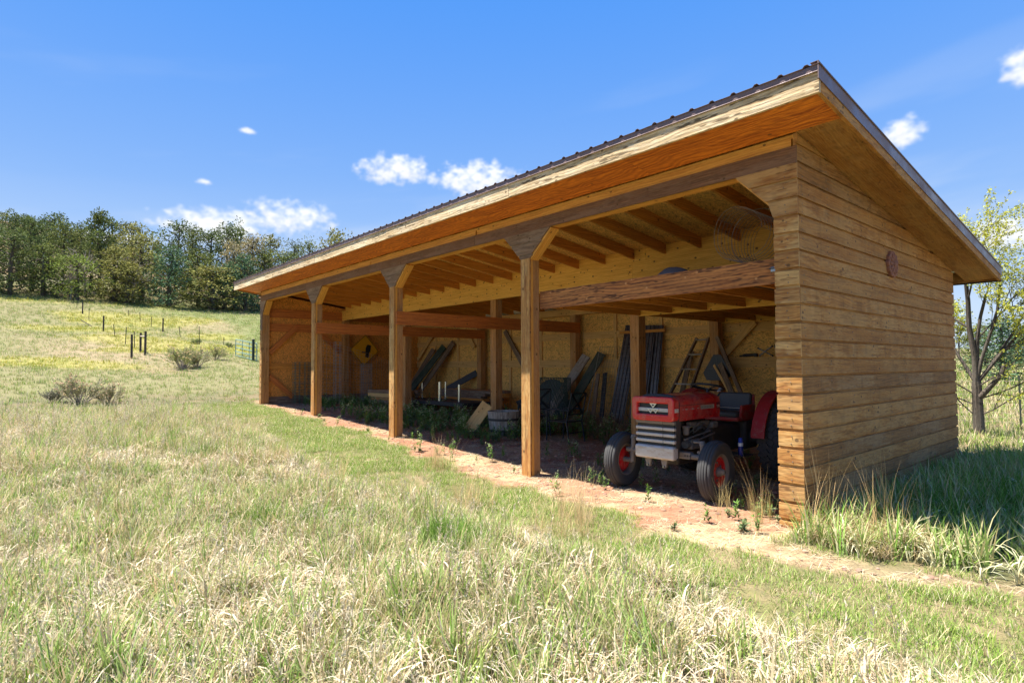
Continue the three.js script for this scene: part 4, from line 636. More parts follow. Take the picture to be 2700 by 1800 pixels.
{ // half barrel
  const x = -7.1, z = -2.2, o = thing('half_barrel', 'weathered half-barrel planter with two dark hoops beside the middle post', 'planter', [x, gy(x, z), z]), N = 20, R = y => 0.275 + 0.055 * (y / 0.5);
  for (let k = 0; k < N; k++) { const a = k / N * 6.2832, g = new THREE.BoxGeometry(0.094, 0.5, 0.024, 1, 3, 1); const p = g.attributes.position; for (let i = 0; i < p.count; i++) { const yy = p.getY(i) + 0.25; p.setX(i, p.getX(i) * R(yy) / 0.3); p.setZ(i, p.getZ(i) + R(yy)); p.setY(i, yy); } g.computeVertexNormals(); grainUV(g, 'y'); g.rotateY(a); mesh('stave', g, M.barrel, o); }
  for (const y of [0.10, 0.33]) mesh('hoop', lathe([[R(y) + 0.013, y - 0.025], [R(y) + 0.018, y - 0.025], [R(y + 0.05) + 0.018, y + 0.025], [R(y + 0.05) + 0.013, y + 0.025]], 40), M.iron, o);
  mesh('soil', new THREE.CylinderGeometry(0.31, 0.31, 0.02, 30).translate(0, 0.4, 0), std([0.05, 0.035, 0.025], 1), o);
}
lean('plywood_scrap', 'pointed tan plywood offcut leaning on the half barrel', 'board', [-7.55, 0.60, -2.12], [-7.78, -0.02, -1.72], 0.27, 0.014, M.stud, V(0.6, 0.1, 1));
{ // nursery pots
  const o = thing('plastic_pot', 'tipped square black plastic pot behind the half barrel', 'pot', [-7.15, gy(-7.1, -2.9) + 0.0, -3.0]);
  const g = new THREE.CylinderGeometry(0.27, 0.19, 0.4, 4, 1, true); g.rotateY(0.5); mesh('pot_wall', at(g, 0, 0.56, 0, 0.2, 0.1, 0.35), std([0.035, 0.042, 0.05], 0.6, 0, { side: THREE.DoubleSide }), o);
  mesh('pot_stand', bx(-0.2, 0.2, 0, 0.4, -0.2, 0.2), M.oldboard, o);
}
// steel patio chairs
function patioChair(x, z, turn, label) {
  const o = thing('patio_chair', label, 'chair', [x, gy(x, z), z], turn, 'black steel patio chairs'), b = std([0.020, 0.026, 0.032], 0.45, 0.3);
  for (const s of [-1, 1]) {                                            // the back is at +z
    mesh('back_leg', mrg([rod(V(s * 0.25, 0, 0.30), V(s * 0.24, 0.42, 0.23), 0.015, 0.015, 8), rod(V(s * 0.24, 0.42, 0.23), V(s * 0.23, 0.98, 0.36), 0.015, 0.015, 8)]), b, o);
    mesh('front_leg', rod(V(s * 0.26, 0, -0.27), V(s * 0.26, 0.64, -0.25), 0.015, 0.015, 8), b, o);
    mesh('arm', tube([[s * 0.26, 0.64, -0.25], [s * 0.27, 0.66, -0.1], [s * 0.245, 0.64, 0.28]], 0.016, 12, 6), b, o);
  }
  mesh('seat', mrg([bx(-0.25, 0.25, 0.40, 0.43, -0.26, -0.22), bx(-0.25, 0.25, 0.40, 0.43, 0.2, 0.24), ...[0, 1, 2, 3, 4, 5].map(k => bx(-0.24 + k * 0.083, -0.18 + k * 0.083, 0.405, 0.42, -0.22, 0.2))]), b, o);
  mesh('back_rail', mrg([rod(V(-0.23, 0.975, 0.36), V(0.23, 0.975, 0.36), 0.015, 0.015, 8), rod(V(-0.235, 0.56, 0.265), V(0.235, 0.56, 0.265), 0.013, 0.013, 8), rod(V(-0.25, 0.2, 0.27), V(0.25, 0.2, 0.27), 0.01, 0.01, 6)]), b, o);
  mesh('back_cross', mrg([bar(V(-0.22, 0.57, 0.267), V(0.22, 0.965, 0.358), 0.045, 0.01, V(0, -0.25, 1)), bar(V(0.22, 0.57, 0.269), V(-0.22, 0.965, 0.36), 0.045, 0.01, V(0, -0.25, 1))]), b, o);
  return o;
}
patioChair(-5.8, -2.72, Math.PI / 2 + 0.08, 'black steel patio chair with a crossed back standing clear on the bare earth');
patioChair(-6.75, -2.75, Math.PI / 2 - 0.35, 'black steel patio chair with a crossed back partly behind the middle front post');
{ // chain-link roll and round table top
  const o = thing('chain_link_roll', 'green chain-link fencing rolled loosely beside the patio chairs', 'wire roll', [-7.65, gy(-7.6, -4.2), -4.2]); const L = [], c = std([0.045, 0.085, 0.065], 0.6), N = 34, H = 1.12;
  for (const tr of [0, 1]) for (let i = 0; i < N; i++) for (const d of [-1, 1]) for (let k = 0; k < 12; k++) { const f = q => { const a = (i + d * q * 7) / N * 6.2832, R = 0.46 - tr * 0.1; return V(R * Math.cos(a) * 1.15, q * H, R * Math.sin(a) * 0.7); }; L.push(rod(f(k / 12), f((k + 1) / 12), 0.0042, 0.0042, 3, true)); }
  mesh('diamond_mesh', mrg(L), c, o); mesh('edge_wire', mrg([0.02, H].map(y => { const g = new THREE.TorusGeometry(0.46, 0.006, 4, 40).rotateX(Math.PI / 2); g.scale(1.15, 1, 0.7); return g.translate(0, y, 0); })), c, o);
  const d = thing('round_tabletop', 'dark round table top standing on edge behind the chain-link roll', 'table top', [-8.25, gy(-8.2, -4.75) + 0.5, -4.75], 0.15); mesh('top_disc', new THREE.CylinderGeometry(0.52, 0.52, 0.03, 40).rotateX(Math.PI / 2), std([0.028, 0.036, 0.04], 0.5), d); mesh('top_rim', new THREE.TorusGeometry(0.52, 0.018, 8, 44), M.black, d); d.rotation.x = -0.12;
}
{
  const o = thing('netting_panel', 'upright panel of welded netting leaning before the bare wall panels', 'wire mesh', [0, 0, 0]);
  mesh('netting', wireGrid((u, v) => V(-7.05 + u * 1.55, gy(-6.5, -4.9) + v * 1.92, -4.65 - 0.62 * v), 20, 16, 0.003, 1, 1), M.wireRust, o); mesh('panel_edge', rod(V(-7.05, gy(-7, -4.6), -4.65), V(-7.05, gy(-7, -4.6) + 1.92, -5.27), 0.006), M.wire, o);
}
{ // upturned frame with bright pipe legs
  const o = thing('upturned_frame', 'black steel frame turned over with bright pipe legs upward among the weeds', 'frame', [-11.2, gy(-11, -3.5), -3.5]), ch = std([0.66, 0.68, 0.70], 0.22, 0.9);
  mesh('frame_rails', mrg([bx(-1.5, 1.5, 0.22, 0.3, -0.5, -0.42), bx(-1.5, 1.5, 0.22, 0.3, 0.42, 0.5), bx(-1.5, -1.42, 0.22, 0.3, -0.42, 0.42), bx(1.42, 1.5, 0.22, 0.3, -0.42, 0.42), bx(-0.04, 0.04, 0.22, 0.3, -0.42, 0.42)]), M.black, o);
  mesh('deck_plate', bx(-1.46, 1.46, 0.3, 0.315, -0.46, 0.46), std([0.03, 0.03, 0.033], 0.7), o);
  for (const [x, z, r, h] of [[-1.2, 0.0, 0.02, 0.45], [-0.35, -0.25, 0.03, 0.5], [0.25, 0.35, 0.045, 0.52], [0.95, 0.2, 0.038, 0.46]]) mesh('pipe_leg', rod(V(x, 0.315, z), V(x + 0.01, 0.315 + h, z), r, r, 16), ch, o);
  for (const x of [-1.2, 1.2]) mesh('block_foot', bx(x - 0.12, x + 0.12, 0, 0.22, -0.45, 0.45), M.oldboard, o);
}
{ // stacked lumber: each length is its own part
  const o = thing('lumber_stack', 'low stack of mixed timber offcuts beside the middle post', 'lumber', [-13.0, gy(-13, -2.9), -2.9], 0.12);
  const r = RNG(19); for (let l = 0; l < 5; l++) for (let k = 0; k < 3; k++) mesh('timber_length', bx(-0.75 - rr(0, 0.2, r), 0.75 + rr(-0.3, 0.25, r), l * 0.1 + 0.002, l * 0.1 + 0.098, -0.3 + k * 0.2 + rr(0, 0.02, r), -0.12 + k * 0.2, 'x'), [M.oldboard, M.greyboard, M.stud, M.trim2][Math.floor(r() * 4)], o);
  const lv = thing('spirit_level', 'yellow spirit level lying on top of the lumber stack', 'tool', [-12.55, gy(-13, -2.9) + 0.502, -2.75], 0.2); mesh('level_body', bx(-0.3, 0.3, 0, 0.055, -0.012, 0.012), std([0.62, 0.40, 0.02], 0.5), lv); mesh('level_vial', bx(-0.04, 0.04, 0.0551, 0.062, -0.008, 0.008), std([0.3, 0.45, 0.05], 0.2), lv);
  const pile = thing('plank_pile', 'pile of brown planks behind the upturned steel frame', 'lumber', [-11.4, gy(-11.4, -4.6), -4.65], -0.05);
  for (let l = 0; l < 4; l++) for (let k = 0; k < 3; k++) mesh('plank', bx(-1.2 - rr(0, 0.3, r), 1.1 + rr(-0.3, 0.3, r), 0.25 + l * 0.075 + 0.001, 0.25 + l * 0.075 + 0.072, -0.35 + k * 0.24, -0.13 + k * 0.24, 'x'), [M.oldboard, M.rafter, M.greyboard][Math.floor(r() * 3)], pile);
  for (const x of [-0.9, 0.8]) mesh('bearer_block', bx(x - 0.08, x + 0.08, -0.02, 0.25, -0.3, 0.3), M.oldboard, pile);
}

// ---------- pasture: fence posts, gate, stones ----------
const L2S = (u, v) => [u / 3.36, 740 + v / 3.36];
M.fpost = wood({ seed: 81, dark: [0.025, 0.022, 0.018], light: [0.11, 0.09, 0.068], rings: 18, knots: 4, rough: 1 });
M.tpost = std([0.035, 0.045, 0.035], 0.7, 0.2);
const where = ['beyond the twin posts', 'near the wooded hill', 'half way up the pasture', 'beside the gate track'];
[[607, 100, 170, 0, 'topmost dark wooden fence post in the row climbing to the trees'], [727, 187, 292, 0, 'second dark wooden fence post below the trees in the climbing row'], [912, 310, 450, 0, 'thick dark wooden fence post above the braced twin posts'], [1162, 475, 690, -13, 'thick leaning wooden fence post standing before the braced twin posts'], [1440, 332, 452, 0, 'lone dark wooden fence post uphill of the rabbitbrush'], [884, 10, 100, 0, 'dark wooden post at the foot of the trees']].forEach(([u, v0, v1, ln, lab]) => {
  const p = onGround(...L2S(u, v1)), h = upAt(p, ...L2S(u, v0)), d = p.distanceTo(EYE), r = 0.06;
  const o = thing('wooden_fence_post', lab, 'fence post', [p.x, p.y, p.z]); mesh('post_shaft', grainUV(new THREE.CylinderGeometry(r * 0.9, r, h + 0.3, 9).translate(0, h / 2 - 0.15, 0), 'y'), M.fpost, o); mesh('staple_wire', new THREE.TorusGeometry(r * 0.98, 0.006, 4, 12).rotateX(Math.PI / 2).translate(0, h * 0.7, 0), M.wireRust, o); o.rotation.z = -ln * 0.003;
});
{ // braced pair
  const p = onGround(...L2S(1240, 635)), q = onGround(...L2S(1282, 660)), h = upAt(p, ...L2S(1240, 460)), k = upAt(q, ...L2S(1290, 447));
  const o = thing('braced_posts', 'pair of wooden fence posts joined by a pale cross rail near the top', 'fence post', [p.x, p.y, p.z]); const e = q.clone().sub(p);
  mesh('post_shaft', grainUV(rod(V(0, -0.3, 0), V(0, h, 0), 0.065, 0.06, 9), 'y'), M.fpost, o); mesh('post_shaft', grainUV(rod(V(e.x, e.y - 0.3, e.z), V(e.x + 0.02, e.y + k, e.z), 0.065, 0.06, 9), 'y'), M.fpost, o);
  mesh('cross_rail', grainUV(rod(V(0, h * 0.82, 0), V(e.x, e.y + k * 0.78, e.z), 0.045, 0.045, 8), 'y'), M.barrel, o);
}
const tp = [[645, 130, 210, -4, 'highest'], [678, 180, 250, 0, ''], [784, 245, 343, 0, ''], [1015, 383, 495, 10, ''], [1107, 410, 570, -3, ''], [1190, 447, 600, 4, ''], [1135, 258, 310, 4, ''], [1240, 280, 360, 6, ''], [1337, 318, 408, 0, ''], [1595, 405, 500, 10, ''], [1765, 405, 565, 3, ''], [1980, 500, 570, 0, '']];
tp.forEach(([u, v0, v1, ln]) => {
  const p = onGround(...L2S(u, v1)), h = upAt(p, ...L2S(u, v0)), o = thing('steel_fence_post', 'thin dark steel fence stake standing in the sloping pasture', 'fence post', [p.x, p.y, p.z], 0, 'thin steel stakes in the pasture');
  mesh('stake', mrg([bx(-0.022, 0.022, -0.3, h, -0.006, 0.006), bx(-0.006, 0.006, -0.3, h, -0.006, 0.03)]), M.tpost, o); mesh('stake_tip', bx(-0.024, 0.024, h - 0.1, h + 0.003, -0.0075, 0.0075), M.fpost, o); o.rotation.set(0, 1.1, 0); o.rotateZ(ln * 0.012);
});
{ const a = onGround(...L2S(713, 385)), b = onGround(...L2S(810, 407)); const m = mesh('fallen_pole', grainUV(rod(V(a.x, a.y + 0.35, a.z), V(b.x, b.y + 0.03, b.z), 0.035, 0.03, 7), 'y'), M.fpost); tag(m, 'thin fallen pole lying slanted in the pasture grass', 'pole'); }
{ // pipe gate
  const a = onGround(...L2S(2085, 672)), b = onGround(...L2S(2272, 718)), o = thing('pipe_gate', 'green steel pipe gate standing ajar on the track by the shed corner', 'gate', [a.x, a.y + 0.08, a.z]), e = b.clone().sub(a), H = upAt(a, ...L2S(2082, 520)) - 0.08, m = std([0.16, 0.27, 0.25], 0.5, 0.3);
  const P = (t, y) => V(e.x * t, e.y * t + y, e.z * t);
  for (let k = 0; k < 5; k++) mesh('gate_rail', rod(P(0, H * k / 4), P(1, H * k / 4), 0.027, 0.027, 8), m, o);
  for (const t of [0, 1]) mesh('gate_stile', rod(P(t, -0.02), P(t, H + 0.02), 0.028, 0.028, 8), m, o);
  for (const t of [0.33, 0.66]) mesh('gate_brace', rod(P(t, 0), P(t, H), 0.02, 0.02, 6), m, o);
  const g = onGround(...L2S(2232, 715)), gp = thing('gate_post', 'thick dark green post standing close behind the pipe gate', 'fence post', [g.x - 0.15, g.y, g.z - 0.1]), h = upAt(g, ...L2S(2232, 518)); mesh('post_shaft', grainUV(rod(V(0, -0.3, 0), V(0, h, 0), 0.075, 0.075, 10), 'y'), std([0.02, 0.035, 0.028], 0.8), gp); mesh('post_cap', lathe([[0, h + 0.02], [0.06, h + 0.012], [0.078, h - 0.01], [0.076, h - 0.03]], 12), M.tpost, gp);
}
function stone(label, u, v, w, c) { const p = onGround(...L2S(u, v)), d = p.distanceTo(EYE), r = w / 3.36 / FPX * d / 2, g = new THREE.IcosahedronGeometry(1, 3), q = g.attributes.position, s = u; for (let i = 0; i < q.count; i++) { const x = q.getX(i), y = q.getY(i), z = q.getZ(i), n = 0.75 + 0.5 * fbm(x * 1.3 + s, z * 1.3 + y * 2, 60, 3); q.setXYZ(i, x * n * r, y * n * r * 0.55, z * n * r); } g.computeVertexNormals(); const m = mesh('boulder', g, std(c, 0.95, 0, { bumpMap: bl2, bumpScale: 0.03 })); m.position.set(p.x, p.y + r * 0.12, p.z); tag(m, label, 'boulder'); }
stone('flat reddish boulder at the edge of the trees', 1013, 104, 60, [0.34, 0.20, 0.14]); stone('grey boulder under the dark shrub on the slope', 1895, 138, 60, [0.28, 0.26, 0.25]); stone('long pale boulder beside the dead stump on the slope', 2035, 118, 70, [0.36, 0.33, 0.30]);
{ const p = onGround(...L2S(1620, 130)); const m = mesh('tree_stump', lathe([[0, 0.95], [0.25, 0.9], [0.42, 0.5], [0.5, -0.2]], 9), M.fpost); m.position.copy(p); tag(m, 'dark burnt tree stump standing alone on the grassy slope', 'stump');
  const q = onGround(...L2S(2070, 125)), o = thing('dead_stump', 'grey dead stump with a broken limb by the pale boulder', 'stump', [q.x, q.y, q.z]); mesh('stump_trunk', grainUV(rod(V(0, -0.2, 0), V(-0.3, 1.7, 0.3), 0.32, 0.2, 8), 'y'), M.bark, o); mesh('broken_limb', grainUV(rod(V(0, 0.4, 0), V(1.3, 0.15, 0.8), 0.18, 0.1, 7), 'y'), M.bark, o); }

// ---------- plants ----------
const leafMat = (x = {}) => new THREE.MeshPhysicalMaterial({ vertexColors: true, side: THREE.DoubleSide, roughness: 1, specularIntensity: 0.3, transmission: 0.35, thickness: 0, ...x });
M.leaf = leafMat(); M.needle = leafMat({ transmission: 0.2 });
class Soup { constructor() { this.p = []; this.c = []; }
  tri(a, b, c, k) { this.p.push(a.x, a.y, a.z, b.x, b.y, b.z, c.x, c.y, c.z); for (let i = 0; i < 3; i++) this.c.push(k[0], k[1], k[2]); }
  quad(a, b, c, d, k) { this.tri(a, b, c, k); this.tri(a, c, d, k); }
  leaf(o, dir, side, l, w, k) { const t = o.clone().addScaledVector(dir, l), m = o.clone().addScaledVector(dir, l * 0.5); this.quad(o, m.clone().addScaledVector(side, w / 2), t, m.clone().addScaledVector(side, -w / 2), k); }
  geo() { const g = new THREE.BufferGeometry(); g.setAttribute('position', new THREE.BufferAttribute(new Float32Array(this.p), 3)); g.setAttribute('color', new THREE.BufferAttribute(new Float32Array(this.c), 3)); g.computeVertexNormals(); return g; } }
const rdir = (r) => { const z = 2 * r() - 1, a = r() * 6.2832, s = Math.sqrt(1 - z * z); return V(s * Math.cos(a), z, s * Math.sin(a)); };
const jit = (c, r, a = 0.25) => { const k = 1 + (r() - 0.5) * 2 * a, h = (r() - 0.5) * a * 0.5; return [c[0] * k * (1 + h), c[1] * k, c[2] * k * (1 - h)]; };
// one wooded-hill tree, unit height 1 at scale 1: limbs ending in clumps of needle sprays
function makeTree(kind, seed, fine) {
  const r = RNG(seed), S = new Soup(), W = [], K = { pinyon: [[0.14, 0.165, 0.045], 0.34, 0.02], dark: [[0.10, 0.13, 0.04], 0.34, 0.0], juniper: [[0.085, 0.15, 0.075], 0.34, -0.04], olive: [[0.22, 0.215, 0.06], 0.36, 0.0], tan: [[0.31, 0.265, 0.14], 0.32, 0.0], bright: [[0.17, 0.22, 0.045], 0.44, 0.0], pine: [[0.12, 0.145, 0.04], 0.24, 0.30] }[kind];
  const [col, wid, bare] = K, lean = rr(-0.05, 0.05, r), top = V(lean, 0.93, rr(-0.05, 0.05, r));
  W.push(rod(V(0, -0.06, 0), V(lean * 0.4, 0.5, 0), 0.034, 0.022, 6), rod(V(lean * 0.4, 0.5, 0), top, 0.022, 0.006, 5));
  const nl = fine ? 26 : 15, cl = [];
  for (let i = 0; i < nl; i++) {
    const f = (i + r() * 0.8) / nl, y = mix(bare + 0.06, 0.97, f), a = i * 2.4 + r() * 0.9;
    const prof = kind === 'juniper' ? Math.pow(1 - f, 0.65) * 0.9 + 0.12 : kind === 'pine' ? (0.45 + 0.7 * Math.sin(Math.PI * Math.pow(f, 0.8))) * (f > 0.85 ? 0.6 : 1) : Math.pow(Math.sin(Math.PI * (0.18 + 0.76 * f)), 0.7);
    const R = wid * prof * rr(0.55, 1.12, r), o = V(lean * y + R * Math.cos(a), y + rr(-0.02, 0.05, r), R * Math.sin(a));
    if (fine || i % 2) W.push(rod(V(lean * y * 0.8, y - R * 0.35, 0), o, 0.010, 0.004, 4));
    cl.push([o, rr(0.085, 0.15, r) * (0.65 + wid)]); if (r() < 0.6) cl.push([V(lean * y + o.x * 0.5, y + 0.03, o.z * 0.5), rr(0.08, 0.14, r)]);
  }
  cl.push([top.clone(), 0.08]);
  const per = fine ? 66 : 30, ls = fine ? 1 : 1.5;
  for (const [o, R] of cl) { const tone = rr(0.72, 1.25, r), cc = col.map(v => v * tone); for (let k = 0; k < per; k++) { const d = rdir(r); d.y *= 0.72; const q = o.clone().addScaledVector(d, R * Math.pow(r(), 0.45)); const dd = d.clone().add(rdir(r).multiplyScalar(0.8)).normalize(), sd = V().crossVectors(dd, rdir(r)).normalize(); S.leaf(q, dd, sd, rr(0.022, 0.045, r) * ls, rr(0.012, 0.024, r) * ls, jit(cc, r, 0.3)); } }
  return { crown: S.geo(), trunk: grainUV(mrg(W), 'y') };
}
const TREES = {}; ['pinyon', 'dark', 'juniper', 'olive', 'tan', 'bright', 'pine'].forEach((k, i) => { TREES[k] = [makeTree(k, 500 + i * 7, true), makeTree(k, 503 + i * 7, true)]; });
const FAR = ['pinyon', 'dark', 'juniper', 'olive'].map((k, i) => makeTree(k, 700 + i, false));
const kindName = { pinyon: 'rounded green pinyon tree', dark: 'dark green pinyon tree', juniper: 'blue-green conical juniper', olive: 'olive yellowish scrub tree', tan: 'pale tan budding scrub tree', bright: 'fresh green leafy scrub tree', pine: 'tall bare-stemmed pine' };
function plantTree(def, name, label, cat, p, h, w, turn, group, mat = M.needle) { const o = thing(name, label, cat, [p.x, p.y - 0.05, p.z], turn, group); mesh('trunk', def.trunk, cat === 'bush' ? M.barrel : M.bark, o); mesh('crown', def.crown, mat, o); o.scale.set(h * w, h, h * w); return o; }
function atDist(px, d) { const q = pxDir(px, 900); const L = Math.hypot(q.x, q.z); const x = EYE.x + q.x / L * d, z = EYE.z + q.z / L * d; return V(x, hgt(x, z), z); }
const tr = RNG(222);
// [photo x, photo y of the top, width factor, kind, distance]
[[21, 610, 1.15, 'dark', 79], [79, 572, 1.0, 'dark', 83], [159, 585, 1.05, 'pinyon', 85], [259, 560, 0.95, 'pine', 82], [198, 676, 1.2, 'bright', 78], [340, 584, 1.1, 'olive', 96], [298, 649, 1.2, 'olive', 79], [370, 615, 1.2, 'olive', 83], [459, 583, 1.1, 'dark', 92], [442, 645, 1.35, 'juniper', 78], [500, 600, 0.9, 'pinyon', 88], [550, 601, 1.0, 'dark', 90], [592, 590, 0.9, 'dark', 88], [626, 594, 0.9, 'pinyon', 90], [660, 622, 1.15, 'tan', 84], [617, 634, 1.0, 'tan', 82], [556, 705, 1.6, 'olive', 78], [712, 618, 1.1, 'olive', 90], [774, 636, 1.0, 'pinyon', 96], [816, 633, 1.1, 'pinyon', 100], [884, 612, 1.0, 'olive', 92], [645, 668, 1.2, 'juniper', 80], [520, 660, 1.2, 'pinyon', 81], [110, 640, 1.3, 'pinyon', 80], [235, 640, 1.2, 'dark', 86], [405, 630, 1.1, 'pinyon', 88], [330, 690, 1.4, 'olive', 78], [590, 690, 1.3, 'juniper', 79], [40, 560, 1, 'dark', 95], [125, 560, 1, 'dark', 100], [210, 590, 1, 'pinyon', 98], [295, 575, 0.9, 'dark', 100], [690, 660, 1.2, 'pinyon', 84], [745, 665, 1.2, 'dark', 88], [-45, 590, 1.1, 'dark', 82], [-110, 600, 1.1, 'pinyon', 84]].forEach(([x, y, w, k, d], i) => {
  const p = atDist(x, d), h = upAt(p, x, y); plantTree(TREES[k][i % 2], k === 'juniper' ? 'juniper_tree' : k === 'pine' ? 'pine_tree' : k === 'dark' || k === 'pinyon' ? 'pinyon_tree' : 'scrub_tree', kindName[k] + ' at the edge of the wooded hill', 'tree', p, h, w * clamp(5.2 / h + 0.22, 0.7, 1.55) * (0.85 + 0.3 * hash(i, 3, 9)), i * 1.7, kindName[k] + 's along the wood edge');
});
for (let i = 0; i < 150; i++) {                                         // the wooded hillside behind
  const px = rr(-160, 760, tr), d = 100 + Math.pow(tr(), 0.8) * 130, p = atDist(px, d), k = Math.floor(tr() * 4), h = rr(3.2, 6.4, tr);
  plantTree(FAR[k], 'hillside_tree', 'small ' + ['green', 'dark', 'blue-green', 'olive'][k] + ' evergreen on the hillside behind the wood edge', 'tree', p, h, rr(0.95, 1.3, tr), tr() * 6, ['green', 'dark', 'blue-green', 'olive'][k] + ' hillside evergreens');
}
// deadwood: grey bare crowns among the pines
function twigs(r, n, spread, len, th) { const L = []; for (let i = 0; i < n; i++) { const a = r() * 6.28, e = rr(0.2, 1.3, r), d = V(Math.cos(a) * Math.cos(e) * spread, Math.sin(e), Math.sin(a) * Math.cos(e) * spread), q = d.clone().multiplyScalar(len * rr(0.5, 1, r)); L.push(rod(V(0, 0.02 * len, 0), q, th, th * 0.4, 4)); for (let k = 0; k < 4; k++) { const o = q.clone().multiplyScalar(rr(0.4, 0.9, r)); L.push(rod(o, o.clone().addScaledVector(d.clone().add(rdir(r)).normalize(), len * rr(0.12, 0.3, r)), th * 0.5, th * 0.2, 3)); } } return mrg(L); }
[[222, 752, 640, 80], [345, 750, 680, 78.5], [320, 750, 620, 86], [180, 752, 700, 78]].forEach(([x, b, t, d], i) => { const p = atDist(x, d), h = upAt(p, x, t), o = thing('dead_tree', 'grey leafless dead tree among the wood edge pines', 'tree', [p.x, p.y, p.z], i, 'grey dead trees at the wood edge'); const r = RNG(800 + i); mesh('trunk', grainUV(rod(V(0, -0.2, 0), V(0.3, h * 0.5, 0.2), 0.14, 0.07, 6), 'y'), M.barrel, o); mesh('bare_branches', grainUV(twigs(r, 22, 0.9, h * 0.6, 0.05).translate(0.2, h * 0.4, 0.1), 'y'), M.barrel, o); });
// rabbitbrush, sage and low scrub: stems with grey-green sprays and pale seed heads
function brush(seed, cols, heads, n = 34) {
  const r = RNG(seed), S = new Soup(), W = [];
  for (let i = 0; i < n; i++) {
    const a = r() * 6.2832, e = rr(0.55, 1.45, r), d = V(Math.cos(a) * Math.cos(e), Math.sin(e), Math.sin(a) * Math.cos(e)), L = rr(0.6, 1, r), mid = d.clone().multiplyScalar(L * 0.55); W.push(rod(V(d.x * 0.04, -0.03, d.z * 0.04), mid, 0.010, 0.006, 4));
    for (let k = 0; k < 5; k++) { const dd = d.clone().addScaledVector(rdir(r), 0.42).normalize(), q = mid.clone().addScaledVector(d, (k - 2) * 0.07 * L), e2 = q.clone().addScaledVector(dd, L * rr(0.25, 0.45, r)); W.push(rod(q, e2, 0.005, 0.002, 3)); for (let m = 0; m < 16; m++) { const o = q.clone().lerp(e2, rr(0.1, 1.05, r)), ld = dd.clone().addScaledVector(rdir(r), 0.6).normalize(); S.leaf(o, ld, V().crossVectors(ld, rdir(r)).normalize(), rr(0.05, 0.12, r), rr(0.010, 0.022, r), jit(cols[Math.floor(r() * cols.length)], r)); } if (heads && r() < 0.5) for (let m = 0; m < 5; m++) { const ld = dd.clone().addScaledVector(rdir(r), 0.9).normalize(); S.leaf(e2, ld, V().crossVectors(ld, rdir(r)).normalize(), 0.05, 0.03, jit(heads, r)); } }
  }
  return { crown: S.geo(), trunk: grainUV(mrg(W), 'y') };
}
const BR = [brush(31, [[0.24, 0.28, 0.085], [0.30, 0.30, 0.14]], [0.68, 0.50, 0.32]), brush(32, [[0.26, 0.27, 0.11], [0.34, 0.31, 0.20]], [0.64, 0.45, 0.31]), brush(33, [[0.13, 0.13, 0.085], [0.17, 0.17, 0.12]], null), brush(34, [[0.10, 0.15, 0.04], [0.15, 0.19, 0.055]], null)];
[[1615, 785, 535, 1.25, 0, 'largest rabbitbrush with pale seed heads in front of the gate'], [1745, 765, 570, 1.0, 1, 'rabbitbrush growing against the largest one'], [1905, 700, 550, 1.1, 0, 'round rabbitbrush between the largest one and the gate'], [700, 1085, 800, 1.35, 1, 'sprawling twiggy rabbitbrush in the open meadow'], [960, 1090, 880, 1.1, 1, 'smaller twiggy rabbitbrush beside the sprawling one'], [470, 1080, 930, 1.4, 2, 'low grey twiggy bush beside the sprawling rabbitbrush'], [1740, 560, 500, 1.4, 3, 'fresh green bush behind the steel stakes'], [2110, 215, 168, 1.8, 2, 'grey sagebrush patch high on the slope'], [2080, 262, 215, 2.2, 2, 'grey-green sagebrush patch below the highest one'], [1880, 125, 85, 1.3, 2, 'dark sage shrub above the grey boulder'], [1690, 195, 165, 1.6, 2, 'small sage tuft on the upper slope'], [1180, 105, 58, 1.6, 3, 'low green bush at the foot of the trees'], [1735, 75, 22, 1.5, 0, 'yellow-green bush at the wood edge'], [2000, 95, 32, 1.4, 0, 'yellowish bush near the dead stump'], [1640, 85, 45, 1.5, 3, 'small olive bush at the wood edge'], [1870, 215, 185, 1.7, 2, 'low grey sage on the mid slope'], [1795, 150, 110, 1.5, 3, 'grassy green bush beside the grey boulder'], [2030, 590, 535, 1.2, 3, 'weedy green clump beside the pipe gate']].forEach(([u, b, t, w, k, lab], i) => { const p = onGround(...L2S(u, b)), h = upAt(p, ...L2S(u, t)); plantTree(BR[k], k < 2 ? 'rabbitbrush' : 'low_bush', lab, 'bush', p, h, w, i * 2.1, null, M.leaf); });

